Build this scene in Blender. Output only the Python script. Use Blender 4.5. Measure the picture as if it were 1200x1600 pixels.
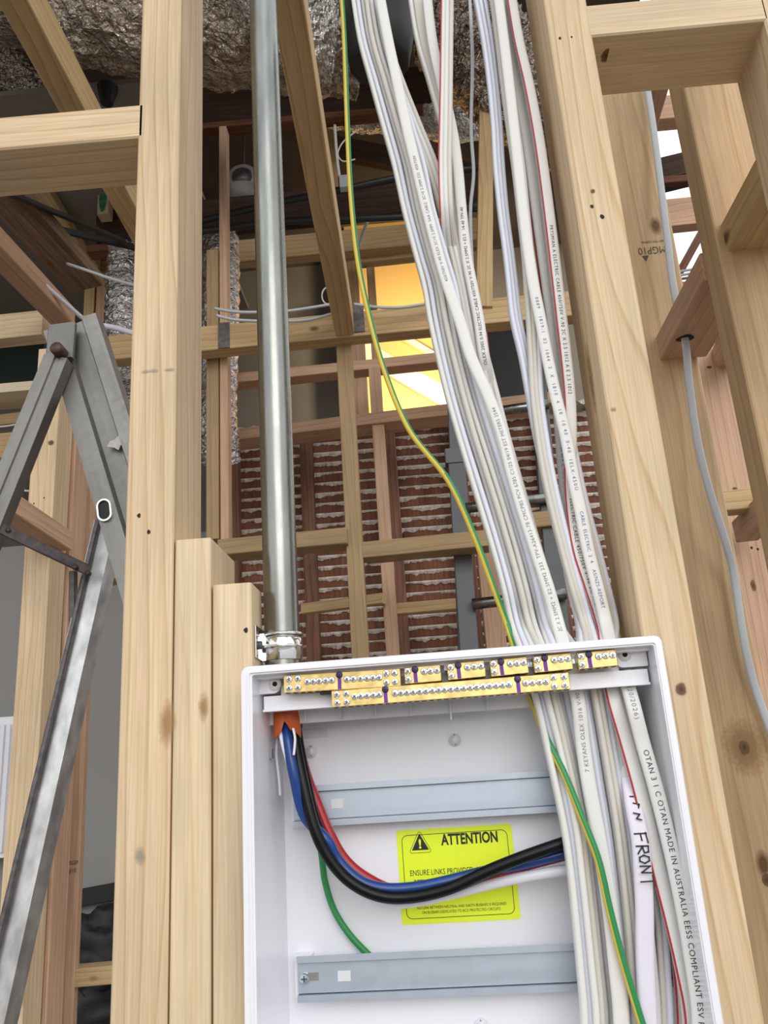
import bpy, bmesh, math, random
from mathutils import Vector, Matrix, noise
random.seed(7)
for o in list(bpy.data.objects): bpy.data.objects.remove(o)
S = bpy.context.scene
COL = S.collection
# ------------------------------------------------------------------ camera
H = 1.55
F = 1290.0
u_ = Vector((-270, -4150, F)).normalized()
k_ = -F / 34500.0
b_ = -(u_.x + k_ * u_.z) / u_.y
AX = Vector((1, b_, k_)).normalized()
AY = AX.cross(u_)
if AY.z < 0: AY = -AY
AU = u_
cam = bpy.data.cameras.new('camera'); co = bpy.data.objects.new('camera', cam); COL.objects.link(co)
cam.sensor_fit = 'VERTICAL'; cam.sensor_height = 36; cam.sensor_width = 27; cam.lens = F / 1600 * 36
cam.clip_start = 0.02; cam.clip_end = 200
R_ = Vector((AX.x, AY.x, AU.x)); D_ = Vector((AX.y, AY.y, AU.y)); F_ = Vector((AX.z, AY.z, AU.z))
m = Matrix((R_, -D_, -F_)).transposed().to_4x4(); m.translation = Vector((0, 0, H))
co.matrix_world = m
S.camera = co
# ------------------------------------------------------------------ light
S.view_settings.view_transform = 'Standard'
S.view_settings.look = 'None'
S.view_settings.gamma = 1
S.view_settings.use_curve_mapping = False
S.view_settings.exposure = 0.34
W_ = bpy.data.worlds.new('world'); S.world = W_; W_.use_nodes = True
nt = W_.node_tree; nt.nodes.clear()
wo = nt.nodes.new('ShaderNodeOutputWorld'); bg = nt.nodes.new('ShaderNodeBackground')
tc = nt.nodes.new('ShaderNodeTexCoord'); sx = nt.nodes.new('ShaderNodeSeparateXYZ'); rp = nt.nodes.new('ShaderNodeValToRGB')
nt.links.new(tc.outputs['Generated'], sx.inputs[0]); nt.links.new(sx.outputs['Z'], rp.inputs[0])
e = rp.color_ramp.elements
e[0].position = 0.0; e[0].color = (0.22, 0.20, 0.18, 1)
e[1].position = 1.0; e[1].color = (0.85, 0.93, 1.0, 1)
x = e.new(0.16); x.color = (0.95, 0.95, 0.95, 1)
nt.links.new(rp.outputs[0], bg.inputs[0]); bg.inputs[1].default_value = 1.22
nt.links.new(bg.outputs[0], wo.inputs[0])
def lamp(name, kind, loc, energy, color=(1, 1, 1), size=1.0, target=None, angle=None):
    l = bpy.data.lights.new(name, kind); l.energy = energy; l.color = color
    o = bpy.data.objects.new(name, l); COL.objects.link(o); o.location = loc
    if kind == 'AREA': l.size = size
    elif kind == 'SUN': l.angle = size
    else: l.shadow_soft_size = size
    if target is not None:
        o.rotation_euler = (Vector(target) - Vector(loc)).to_track_quat('-Z', 'Y').to_euler()
    return o
# soft daylight through the open front of the building, high behind the camera
lamp('daylight_sun', 'SUN', (1.0, -3.2, 3.4), 0.75, (1, 0.97, 0.93), math.radians(42), (0, 1, 1.8))

# ------------------------------------------------------------------ projection helpers
def ray(px, py):
    d = Vector((px - 600, py - 800, F)); return Vector((d.dot(AX), d.dot(AY), d.dot(AU)))
def at(px, py, Y):
    w = ray(px, py); w = w * (Y / w.y); return Vector((w.x, w.y, w.z + H))
def atz(px, py, z):
    w = ray(px, py); w = w * ((z - H) / w.z); return Vector((w.x, w.y, w.z + H))
def atplane(px, py, O, n):
    w = ray(px, py); C = Vector((0, 0, H)); t = (O - C).dot(n) / w.dot(n); return C + w * t
# ------------------------------------------------------------------ materials
def newmat(name):
    mt = bpy.data.materials.new(name); mt.use_nodes = True
    n = mt.node_tree; n.nodes.clear()
    out = n.nodes.new('ShaderNodeOutputMaterial'); bs = n.nodes.new('ShaderNodeBsdfPrincipled')
    n.links.new(bs.outputs[0], out.inputs[0])
    return mt, n, bs
def nd(n, t, **kw):
    x = n.nodes.new(t)
    for k, v in kw.items():
        if k in x.inputs: x.inputs[k].default_value = v
        else: setattr(x, k, v)
    return x
def plain(name, col, rough=0.5, metal=0.0, bump=0.0, bscale=40, var=0.0, vscale=6, spec=None, emit=None, coat=0):
    mt, n, bs = newmat(name)
    bs.inputs['Base Color'].default_value = (*col, 1)
    bs.inputs['Roughness'].default_value = rough; bs.inputs['Metallic'].default_value = metal
    if spec is not None: bs.inputs['Specular IOR Level'].default_value = spec
    if coat: bs.inputs['Coat Weight'].default_value = coat; bs.inputs['Coat Roughness'].default_value = .15
    if var or bump:
        t = nd(n, 'ShaderNodeTexCoord')
    if var:
        ns = nd(n, 'ShaderNodeTexNoise', Scale=vscale, Detail=5.0); n.links.new(t.outputs['Object'], ns.inputs['Vector'])
        r = nd(n, 'ShaderNodeValToRGB'); r.color_ramp.elements[0].position = .3; r.color_ramp.elements[1].position = .7
        r.color_ramp.elements[0].color = (*[max(0, c * (1 - var)) for c in col], 1); r.color_ramp.elements[1].color = (*[min(1, c * (1 + var)) for c in col], 1)
        n.links.new(ns.outputs[0], r.inputs[0]); n.links.new(r.outputs[0], bs.inputs['Base Color'])
    if bump:
        nb = nd(n, 'ShaderNodeTexNoise', Scale=bscale, Detail=6.0); n.links.new(t.outputs['Object'], nb.inputs['Vector'])
        bp = nd(n, 'ShaderNodeBump', Strength=bump, Distance=0.01); n.links.new(nb.outputs[0], bp.inputs['Height']); n.links.new(bp.outputs[0], bs.inputs['Normal'])
    if emit:
        bs.inputs['Emission Color'].default_value = (*col, 1); bs.inputs['Emission Strength'].default_value = emit
    return mt
def wood(name, light, dark, knotc=(.16, .08, .035), grain=48, rough=.62, stain=.12, fibre=.16, knots=True):
    mt, n, bs = newmat(name)
    L = n.links.new
    t = nd(n, 'ShaderNodeTexCoord'); oi = nd(n, 'ShaderNodeObjectInfo')
    add = nd(n, 'ShaderNodeVectorMath', operation='MULTIPLY_ADD')
    cmb = nd(n, 'ShaderNodeCombineXYZ')
    m1 = nd(n, 'ShaderNodeMath', operation='MULTIPLY'); m1.inputs[1].default_value = 37.0; L(oi.outputs['Random'], m1.inputs[0])
    for i in range(3): L(m1.outputs[0], cmb.inputs[i])
    ad = nd(n, 'ShaderNodeVectorMath', operation='ADD'); L(t.outputs['Object'], ad.inputs[0]); L(cmb.outputs[0], ad.inputs[1])
    # stretched coordinates along the board (local Z)
    mp = nd(n, 'ShaderNodeMapping'); mp.inputs['Scale'].default_value = (1, 1, .12); L(ad.outputs[0], mp.inputs[0])
    mpw = nd(n, 'ShaderNodeMapping'); mpw.inputs['Scale'].default_value = (1, 1, .012); L(ad.outputs[0], mpw.inputs[0])
    n1 = nd(n, 'ShaderNodeTexNoise', Scale=9.0, Detail=2.0); L(mp.outputs[0], n1.inputs['Vector'])
    sc = nd(n, 'ShaderNodeVectorMath', operation='SCALE'); sc.inputs['Scale'].default_value = .055; L(n1.outputs['Color'], sc.inputs[0])
    ad2 = nd(n, 'ShaderNodeVectorMath', operation='ADD'); L(mpw.outputs[0], ad2.inputs[0]); L(sc.outputs[0], ad2.inputs[1])
    wv = nd(n, 'ShaderNodeTexWave', wave_type='BANDS', bands_direction='DIAGONAL', wave_profile='SAW'); wv.inputs['Scale'].default_value = grain; wv.inputs['Distortion'].default_value = .8; wv.inputs['Detail'].default_value = 1.0
    L(ad2.outputs[0], wv.inputs['Vector'])
    r1 = nd(n, 'ShaderNodeValToRGB'); c = r1.color_ramp.elements
    c[0].position = 0; c[0].color = (*light, 1); c[1].position = 1; c[1].color = (*light, 1)
    q = c.new(.78); q.color = (*[a * .35 + b * .65 for a, b in zip(dark, light)], 1); q = c.new(.92); q.color = (*dark, 1)
    L(wv.outputs[0], r1.inputs[0])
    # fibres
    mp2 = nd(n, 'ShaderNodeMapping'); mp2.inputs['Scale'].default_value = (420, 420, 9); L(ad.outputs[0], mp2.inputs[0])
    n2 = nd(n, 'ShaderNodeTexNoise', Scale=1.0, Detail=3.0); L(mp2.outputs[0], n2.inputs['Vector'])
    r2 = nd(n, 'ShaderNodeMapRange'); r2.inputs['From Min'].default_value = .3; r2.inputs['From Max'].default_value = .7
    r2.inputs['To Min'].default_value = 1 - fibre; r2.inputs['To Max'].default_value = 1 + fibre * .4; L(n2.outputs[0], r2.inputs['Value'])
    # broad tone drift and grey handling smudges
    n3 = nd(n, 'ShaderNodeTexNoise', Scale=5.0, Detail=4.0); mp3 = nd(n, 'ShaderNodeMapping'); mp3.inputs['Scale'].default_value = (2.5, 2.5, .7); L(ad.outputs[0], mp3.inputs[0]); L(mp3.outputs[0], n3.inputs['Vector'])
    r3 = nd(n, 'ShaderNodeMapRange'); r3.inputs['From Min'].default_value = .35; r3.inputs['From Max'].default_value = .75
    r3.inputs['To Min'].default_value = 1.05; r3.inputs['To Max'].default_value = 1 - stain * 1.6; L(n3.outputs[0], r3.inputs['Value'])
    mm = nd(n, 'ShaderNodeMath', operation='MULTIPLY'); L(r2.outputs[0], mm.inputs[0]); L(r3.outputs[0], mm.inputs[1])
    vm = nd(n, 'ShaderNodeVectorMath', operation='SCALE'); L(r1.outputs[0], vm.inputs[0]); L(mm.outputs[0], vm.inputs['Scale'])
    last = vm.outputs[0]
    if knots:
        mp4 = nd(n, 'ShaderNodeMapping'); mp4.inputs['Scale'].default_value = (1, 1, .55); L(ad.outputs[0], mp4.inputs[0])
        vo = nd(n, 'ShaderNodeTexVoronoi', feature='F1'); vo.inputs['Scale'].default_value = 7.0; L(mp4.outputs[0], vo.inputs['Vector'])
        r4 = nd(n, 'ShaderNodeMapRange'); r4.inputs['From Min'].default_value = .035; r4.inputs['From Max'].default_value = .085
        r4.inputs['To Min'].default_value = 1; r4.inputs['To Max'].default_value = 0; L(vo.outputs['Distance'], r4.inputs['Value'])
        mx = nd(n, 'ShaderNodeMix', data_type='RGBA'); L(r4.outputs[0], mx.inputs[0]); L(last, mx.inputs[6]); mx.inputs[7].default_value = (*knotc, 1)
        last = mx.outputs[2]
    L(last, bs.inputs['Base Color'])
    bs.inputs['Roughness'].default_value = rough; bs.inputs['Specular IOR Level'].default_value = .3
    bp = nd(n, 'ShaderNodeBump', Strength=.25, Distance=.001); L(n2.outputs[0], bp.inputs['Height']); L(bp.outputs[0], bs.inputs['Normal'])
    return mt
def foilmat(name, col=(.72, .70, .68), rough=.22):
    mt, n, bs = newmat(name); L = n.links.new
    bs.inputs['Base Color'].default_value = (*col, 1); bs.inputs['Metallic'].default_value = 1; bs.inputs['Roughness'].default_value = rough
    t = nd(n, 'ShaderNodeTexCoord')
    v = nd(n, 'ShaderNodeTexVoronoi', feature='DISTANCE_TO_EDGE'); v.inputs['Scale'].default_value = 38; L(t.outputs['Object'], v.inputs['Vector'])
    ns = nd(n, 'ShaderNodeTexNoise', Scale=60.0, Detail=6.0, Distortion=1.5); L(t.outputs['Object'], ns.inputs['Vector'])
    a = nd(n, 'ShaderNodeMath', operation='ADD'); L(v.outputs[0], a.inputs[0]); L(ns.outputs[0], a.inputs[1])
    bp = nd(n, 'ShaderNodeBump', Strength=.9, Distance=.012); L(a.outputs[0], bp.inputs['Height']); L(bp.outputs[0], bs.inputs['Normal'])
    return mt
def galv(name, col=(.50, .52, .52), rough=.30, stretch=(1, 1, .03), scale=60, amt=.25, metal=1.0):
    mt, n, bs = newmat(name); L = n.links.new
    bs.inputs['Metallic'].default_value = metal
    t = nd(n, 'ShaderNodeTexCoord'); mp = nd(n, 'ShaderNodeMapping'); mp.inputs['Scale'].default_value = stretch; L(t.outputs['Object'], mp.inputs[0])
    ns = nd(n, 'ShaderNodeTexNoise', Scale=float(scale), Detail=6.0); L(mp.outputs[0], ns.inputs['Vector'])
    r = nd(n, 'ShaderNodeValToRGB'); r.color_ramp.elements[0].position = .35; r.color_ramp.elements[1].position = .7
    r.color_ramp.elements[0].color = (*[c * (1 - amt) for c in col], 1); r.color_ramp.elements[1].color = (*[min(1, c * (1 + amt)) for c in col], 1)
    L(ns.outputs[0], r.inputs[0]); L(r.outputs[0], bs.inputs['Base Color'])
    n2 = nd(n, 'ShaderNodeTexNoise', Scale=90.0, Detail=4.0); L(t.outputs['Object'], n2.inputs['Vector'])
    mr = nd(n, 'ShaderNodeMapRange'); mr.inputs['To Min'].default_value = rough * .8; mr.inputs['To Max'].default_value = rough * 1.5; L(n2.outputs[0], mr.inputs['Value']); L(mr.outputs[0], bs.inputs['Roughness'])
    return mt
M = {}
M['pine'] = wood('pine_light', (.78, .60, .39), (.63, .43, .24), grain=34, stain=.10)
M['pine2'] = wood('pine_cream', (.80, .63, .42), (.73, .54, .33), grain=26, stain=.12)
M['pine_y'] = wood('pine_yellow', (.66, .47, .25), (.50, .32, .14), grain=26)
M['pine_w'] = wood('pine_wide', (.68, .48, .28), (.58, .38, .20), grain=14, stain=.16)
M['pine_p'] = wood('pine_pink', (.66, .43, .29), (.53, .31, .19), grain=30)
M['pine_t'] = wood('pine_treated', (.46, .32, .17), (.36, .24, .12), grain=26)
M['rough'] = wood('rough_sawn_brown', (.30, .20, .13), (.19, .12, .075), grain=22, stain=.35, fibre=.4, rough=.85)
M['dark'] = wood('old_hardwood', (.075, .040, .026), (.04, .02, .012), grain=20, stain=.3, rough=.8, knots=False)
M['redwood'] = wood('old_red_stud', (.30, .15, .10), (.16, .075, .045), grain=30, stain=.35, rough=.85, knots=False)
M['lath'] = wood('lath_timber', (.27, .115, .068), (.18, .07, .042), grain=30, stain=.4, fibre=.3, rough=.85, knots=False)
M['plaster'] = plain('lime_plaster', (.66, .59, .53), .95, bump=.8, bscale=90, var=.25, vscale=40)
M['wallgrey'] = plain('grey_plasterboard', (.25, .225, .20), .9, var=.08, vscale=2)
M['wallwhite'] = plain('white_painted_wall', (.30, .295, .285), .8, var=.04, vscale=2)
M['wallyellow'] = plain('yellow_paint', (.80, .49, .17), .8)
M['cream'] = plain('cream_sill_and_streak', (.9, .78, .55), .7)  # sill paint, also the colour of the light streaks in the yellow room
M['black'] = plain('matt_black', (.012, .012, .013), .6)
M['blackgl'] = plain('dark_glass', (.010, .017, .015), .12)
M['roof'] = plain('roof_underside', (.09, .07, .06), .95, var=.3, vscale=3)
M['concrete'] = plain('concrete_slab', (.20, .175, .15), .9, var=.15, vscale=3, bump=.3)
M['pvc'] = plain('white_board_plastic', (.88, .88, .93), .24, var=.015, vscale=4)
M['pvcd'] = plain('carrier_plastic', (.74, .75, .78), .35)
M['rail'] = galv('zinc_rail', (.50, .56, .64), .42, (.05, 1, 1), 40, .08, metal=.75)
M['brass'] = galv('brass', (.80, .60, .24), .34, (1, 1, 1), 120, .22, metal=.85)
M['screw'] = plain('zinc_screw', (.80, .84, .88), .22, 1.0)
M['screwd'] = plain('inked_screw', (.05, .035, .10), .3, .6)
M['slot'] = plain('screw_slot', (.05, .07, .12), .6)
M['purple'] = plain('purple_marker', (.16, .03, .36), .5)
M['galv'] = galv('galvanised_conduit', (.26, .265, .245), .24, (1, 1, .12), 70, .22)
M['chrome'] = plain('bright_saddle', (.80, .80, .78), .12, 1.0)
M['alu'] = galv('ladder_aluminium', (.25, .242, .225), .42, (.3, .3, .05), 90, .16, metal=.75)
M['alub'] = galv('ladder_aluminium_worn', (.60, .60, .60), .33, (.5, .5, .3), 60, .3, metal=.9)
M['steel'] = galv('dark_steel', (.14, .125, .13), .45, (1, 1, 1), 60, .3, metal=.7)
M['ladgrey'] = plain('grey_ladder_rail', (.115, .12, .125), .55, .3)
M['foil'] = foilmat('foil_duct', rough=.15)
M['foild'] = foilmat('foil_duct_dull', (.40, .34, .29), .17)
M['wc'] = plain('cable_white', (.80, .79, .76), .42)
M['wcool'] = plain('cable_cool_white', (.78, .80, .90), .40)
M['wbeige'] = plain('cable_beige', (.70, .67, .60), .45)
M['wgrey'] = plain('cable_grey', (.56, .60, .63), .45)
M['red'] = plain('red_insulation', (.42, .015, .02), .3)
M['redline'] = plain('red_stripe', (.50, .03, .05), .45)
M['blue'] = plain('blue_insulation', (.012, .055, .24), .25)
M['blk'] = plain('black_insulation', (.004, .004, .005), .3, spec=.25)
M['wsheath'] = plain('white_insulation', (.82, .82, .88), .3)
M['green'] = plain('green_insulation', (.03, .26, .075), .35)
M['yellow'] = plain('yellow_insulation', (.72, .52, .06), .35)
M['orange'] = plain('orange_conduit', (.62, .12, .025), .45)
M['sticker'] = plain('fluorescent_label', (.84, 1.0, .02), .5)
M['ink'] = plain('black_ink', (.015, .015, .015), .6)
M['inkg'] = plain('grey_ink', (.22, .22, .24), .6)
M['inkb'] = plain('blue_ink', (.10, .16, .34), .6)
M['inkw'] = plain('stamp_ink', (.10, .07, .05), .8)
M['tape'] = plain('masking_tape', (.82, .78, .88), .6)
M['knot'] = plain('dark_knot', (.13, .055, .022), .7, var=.4, vscale=90)
M['knotm'] = plain('brown_knot_ring', (.42, .24, .11), .7, var=.2, vscale=60)
M['hole'] = plain('nail_hole', (.03, .02, .015), .9)
M['greenp'] = plain('green_treated_end', (.05, .22, .14), .8, var=.5, vscale=40)
M['rust'] = plain('brown_bolt', (.09, .055, .045), .5, .5)
M['clear'] = plain('clear_tape', (.50, .48, .45), .2, var=.2, vscale=60)
M['fit'] = plain('grey_fitting', (.28, .26, .25), .6, var=.2, vscale=20)
M['blackpipe'] = plain('black_pipe', (.022, .022, .024), .42)

def softspot(name, inner, outer, mid=.55, edge=.25):
    # a knot or stain in the timber: dark heart, paler ring, fading into the wood at its rim
    mt, n, bs = newmat(name); L = n.links.new
    a = nd(n, 'ShaderNodeAttribute'); a.attribute_name = 'rad'
    t = nd(n, 'ShaderNodeTexCoord'); ns = nd(n, 'ShaderNodeTexNoise', Scale=160.0, Detail=3.0); L(t.outputs['Object'], ns.inputs['Vector'])
    m1 = nd(n, 'ShaderNodeMath', operation='MULTIPLY_ADD'); m1.inputs[1].default_value = .5; L(ns.outputs[0], m1.inputs[0]); L(a.outputs['Fac'], m1.inputs[2])
    s1 = nd(n, 'ShaderNodeMath', operation='SUBTRACT'); s1.inputs[1].default_value = .25; L(m1.outputs[0], s1.inputs[0])
    r = nd(n, 'ShaderNodeValToRGB'); c = r.color_ramp.elements; c[0].position = 0; c[0].color = (*inner, 1); c[1].position = mid; c[1].color = (*outer, 1); L(s1.outputs[0], r.inputs[0]); L(r.outputs[0], bs.inputs['Base Color'])
    r2 = nd(n, 'ShaderNodeMapRange'); r2.inputs['From Min'].default_value = edge; r2.inputs['From Max'].default_value = .95; r2.inputs['To Min'].default_value = 1; r2.inputs['To Max'].default_value = 0
    L(s1.outputs[0], r2.inputs['Value']); L(r2.outputs[0], bs.inputs['Alpha']); bs.inputs['Roughness'].default_value = .7
    return mt
M['knot'] = softspot('dark_knot', (.05, .022, .012), (.20, .10, .045), .6, .6)
M['knotm'] = softspot('brown_knot_ring', (.40, .22, .10), (.55, .35, .17), .8, .0)
M['smudge'] = softspot('grey_smudge', (.36, .33, .28), (.40, .37, .31), .8, -.2)
M['hole'] = plain('nail_hole', (.03, .02, .015), .9)
# ------------------------------------------------------------------ object helpers
def link(name, me, mats, parent=None):
    o = bpy.data.objects.new(name, me); COL.objects.link(o)
    for mm in (mats if isinstance(mats, (list, tuple)) else [mats]): me.materials.append(mm)
    if parent is not None: o.parent = parent
    return o
def tag(o, label=None, cat=None, group=None, kind=None):
    if label: o['label'] = label
    if cat: o['category'] = cat
    if group: o['group'] = group
    if kind: o['kind'] = kind
    return o
def empty(name, mat4=None, loc=None):
    o = bpy.data.objects.new(name, None); COL.objects.link(o); o.empty_display_size = .05
    if mat4 is not None: o.matrix_world = mat4
    if loc is not None: o.location = loc
    return o
def mesh(name, verts, faces, smooth=False, midx=None):
    me = bpy.data.meshes.new(name); me.from_pydata([tuple(v) for v in verts], [], faces); me.update()
    if smooth: me.polygons.foreach_set('use_smooth', [True] * len(me.polygons))
    if midx: me.polygons.foreach_set('material_index', midx)
    bm = bmesh.new(); bm.from_mesh(me); bmesh.ops.recalc_face_normals(bm, faces=bm.faces); bm.to_mesh(me); bm.free()
    return me
class MB:
    def __init__(s): s.v = []; s.f = []
    def box(s, x0, x1, y0, y1, z0, z1):
        b = len(s.v)
        s.v += [(x, y, z) for z in (z0, z1) for y in (y0, y1) for x in (x0, x1)]
        s.f += [tuple(b + i for i in q) for q in ((0, 2, 3, 1), (4, 5, 7, 6), (0, 1, 5, 4), (2, 6, 7, 3), (0, 4, 6, 2), (1, 3, 7, 5))]
        return s
    def prism(s, poly, axis_fn, a, b):
        n = len(poly); k = len(s.v)
        s.v += [axis_fn(p, a) for p in poly] + [axis_fn(p, b) for p in poly]
        s.f += [tuple(range(k, k + n))[::-1], tuple(range(k + n, k + 2 * n))] + [(k + i, k + (i + 1) % n, k + n + (i + 1) % n, k + n + i) for i in range(n)]
        return s
    def mesh(s, name='m', smooth=False): return mesh(name, s.v, s.f, smooth)
def frame(p0, p1, D):
    A = (p1 - p0); Ln = A.length; A.normalize()
    D = Vector(D); D = (D - A * D.dot(A)).normalized(); Wv = D.cross(A)
    m4 = Matrix((Wv, D, A)).transposed().to_4x4(); m4.translation = p0
    return m4, Ln
def cham(w, d, c=.002, y0=0):
    h = w / 2
    return [(-h + c, y0), (h - c, y0), (h, y0 + c), (h, y0 + d - c), (h - c, y0 + d), (-h + c, y0 + d), (-h, y0 + d - c), (-h, y0 + c)]
def bar(name, p0, p1, w, d, mat, D=(0, 1, 0), parent=None, c=.002, sect=None):
    m4, Ln = frame(p0, p1, D)
    mb = MB(); mb.prism(sect or cham(w, d, c), lambda p, t: (p[0], p[1], t), 0, Ln)
    o = link(name, mb.mesh(name), mat, None)
    if parent is not None:
        o.parent = parent; o.matrix_parent_inverse = Matrix.Identity(4); o.matrix_basis = parent.matrix_world.inverted() @ m4
    else: o.matrix_world = m4
    return o
def timber(name, label, p0, p1, w, d, mat='pine', D=(0, 1, 0), cat='timber', group=None, c=.002):
    return tag(bar(name, p0, p1, w, d, M[mat], D, c=c), label, cat, group)
def stud(label, px, py, Y, top, bot, w=.045, d=.09, mat='pine', name='wall_stud', cat='stud', group=None, dz=0):
    P = at(px, py, Y)
    z1 = top if (top is not None and top < 10) else at(px, top, Y).z
    z0 = bot if bot < 10 else at(px, bot, Y).z
    return timber(name, label, Vector((P.x, Y, z0)), Vector((P.x, Y, z1)), w, d, mat, cat=cat, group=group)
def hbeam(label, a, Ya, b, Yb=None, w=.045, d=.09, mat='pine', name='nogging', cat='nogging', group=None):
    # front-face centre line through two pixels, kept level
    A = at(*a, Ya); B = at(*b, Yb) if Yb else atz(b[0], b[1], A.z)
    return timber(name, label, A, B, w, d, mat, D=(0, 1, 0), cat=cat, group=group)
def joist(label, near, far, Yfar, w=.045, h=.09, mat='pine', name='ceiling_joist', cat='joist', group=None):
    B = at(*far, Yfar); A = atz(near[0], near[1], B.z)
    return timber(name, label, B, A, w, h, mat, D=(0, 0, 1), cat=cat, group=group)
def tube_mesh(pts, r, seg=16, name='tube', rfn=None, cap=True, stripe=None, ref=Vector((0, -1, 0))):
    n = len(pts); V = []; Fc = []; mi = []
    prev = None
    for i, p in enumerate(pts):
        T = (pts[min(i + 1, n - 1)] - pts[max(i - 1, 0)]).normalized()
        N = ref - T * ref.dot(T)
        if N.length < .2:
            N = (prev or Vector((1, 0, 0))) - T * (prev or Vector((1, 0, 0))).dot(T)
        N.normalize(); prev = N; B = T.cross(N)
        for k in range(seg):
            a = 2 * math.pi * k / seg
            rr = rfn(i, a) if rfn else r
            V.append(p + N * (math.cos(a) * rr) + B * (math.sin(a) * rr))
    for i in range(n - 1):
        for k in range(seg):
            Fc.append((i * seg + k, i * seg + (k + 1) % seg, (i + 1) * seg + (k + 1) % seg, (i + 1) * seg + k))
            mi.append(1 if (stripe and stripe(i, 2 * math.pi * (k + .5) / seg)) else 0)
    if cap:
        Fc.append(tuple(range(seg))[::-1]); Fc.append(tuple(range((n - 1) * seg, n * seg))); mi += [0, 0]
    return mesh(name, V, Fc, True, mi)
def catmull(P, per=8):
    out = []
    for i in range(len(P) - 1):
        p0 = P[max(i - 1, 0)]; p1 = P[i]; p2 = P[i + 1]; p3 = P[min(i + 2, len(P) - 1)]
        for k in range(per):
            t = k / per
            out.append(.5 * ((2 * p1) + (p2 - p0) * t + (2 * p0 - 5 * p1 + 4 * p2 - p3) * t * t + (3 * p1 - p0 - 3 * p2 + p3) * t ** 3))
    out.append(P[-1].copy()); return out
def interp(tab, y):
    if y <= tab[0][0]: return tab[0][1]
    for (a, b), (c, d) in zip(tab, tab[1:]):
        if y <= c: return b + (d - b) * (y - a) / (c - a)
    return tab[-1][1]
def text_data(s, size, bold=0.0, shear=0.0, align='LEFT', spacing=1.0):
    cu = bpy.data.curves.new('txt', 'FONT'); cu.body = s; cu.size = size; cu.align_x = align; cu.offset = bold; cu.shear = shear
    cu.space_character = spacing; cu.resolution_u = 3
    o = bpy.data.objects.new('txt', cu); COL.objects.link(o)
    dg = bpy.context.evaluated_depsgraph_get(); dg.update()
    me = bpy.data.meshes.new_from_object(o.evaluated_get(dg))
    v = [tuple(x.co) for x in me.vertices]; f = [tuple(p.vertices) for p in me.polygons]
    bpy.data.objects.remove(o); bpy.data.meshes.remove(me); bpy.data.curves.remove(cu)
    return v, f
def raw(name, v, f):
    me = bpy.data.meshes.new(name); me.from_pydata([tuple(x) for x in v], [], f); me.update(); return me
def flat_text(name, s, size, origin, ux, uy, mat, parent, bold=0, align='LEFT', spacing=1.0, shear=0):
    v, f = text_data(s, size, bold, shear, align, spacing)
    inv = parent.matrix_world.inverted()
    return link(name, raw(name, [inv @ (origin + ux * a[0] + uy * a[1]) for a in v], f), mat, parent)
def spot(name, parent, P, ux, uy, rx, ry, mat, h=.0004, seg=14, wob=.15):
    nrm = ux.cross(uy).normalized(); inv = parent.matrix_world.inverted(); v = []; sd = random.random() * 9
    for r in (1.0, .6):
        for k in range(seg):
            a = 2 * math.pi * k / seg; q = r * (1 + wob * noise.noise(Vector((math.cos(a) + sd, math.sin(a), sd))))
            v.append(inv @ (P + ux * math.cos(a) * rx * q + uy * math.sin(a) * ry * q + nrm * h))
    v.append(inv @ (P + nrm * h))
    f = [(k, (k + 1) % seg, seg + (k + 1) % seg, seg + k) for k in range(seg)] + [(seg + k, seg + (k + 1) % seg, 2 * seg) for k in range(seg)]
    me = raw(name, v, f)
    at_ = me.attributes.new('rad', 'FLOAT', 'POINT')
    at_.data.foreach_set('value', [1.0] * seg + [.6] * seg + [0.0])
    return link(name, me, mat, parent)
X1 = Vector((1, 0, 0)); Z1 = Vector((0, 0, 1)); Y1 = Vector((0, 1, 0))
def knot(parent, px, py, Y, rx, rz, big=False):
    P = at(px, py, Y)
    if big:
        spot('knot', parent, P, X1, Z1, rx * 2.6, rz * 2.6, M['knotm'], .0003)
    spot('knot', parent, P - Y1 * .0002, X1, Z1, rx, rz, M['knot'], .0006)
def nail(parent, px, py, Y, r=.002):
    spot('nail_hole', parent, at(px, py, Y), X1, Z1, r, r * 1.2, M['hole'], .0003, wob=.5)

# ------------------------------------------------------------------ SETTING
def struct(name, mb, mat, **k):
    return tag(link(name, mb.mesh(name), mat), kind='structure')
struct('floor', MB().box(-7, 7, -6, 9, -.12, 0), M['concrete'])
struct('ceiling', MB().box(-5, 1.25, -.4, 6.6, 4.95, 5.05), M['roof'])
struct('wall_back', MB().box(-5, 1.45, 5.0, 5.1, 0, 4.95), M['wallgrey'])
struct('wall_left', MB().box(-3.3, -3.2, 1.4, 5.0, 0, 4.95), M['wallgrey'])
# white painted wall at the lower left, with its black smeared base
a = at(-60, 860, 3.35); b = at(240, 1700, 3.35)
struct('wall_white', MB().box(a.x, b.x + .35, 3.35, 3.42, 0, a.z), M['wallwhite'])

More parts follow.
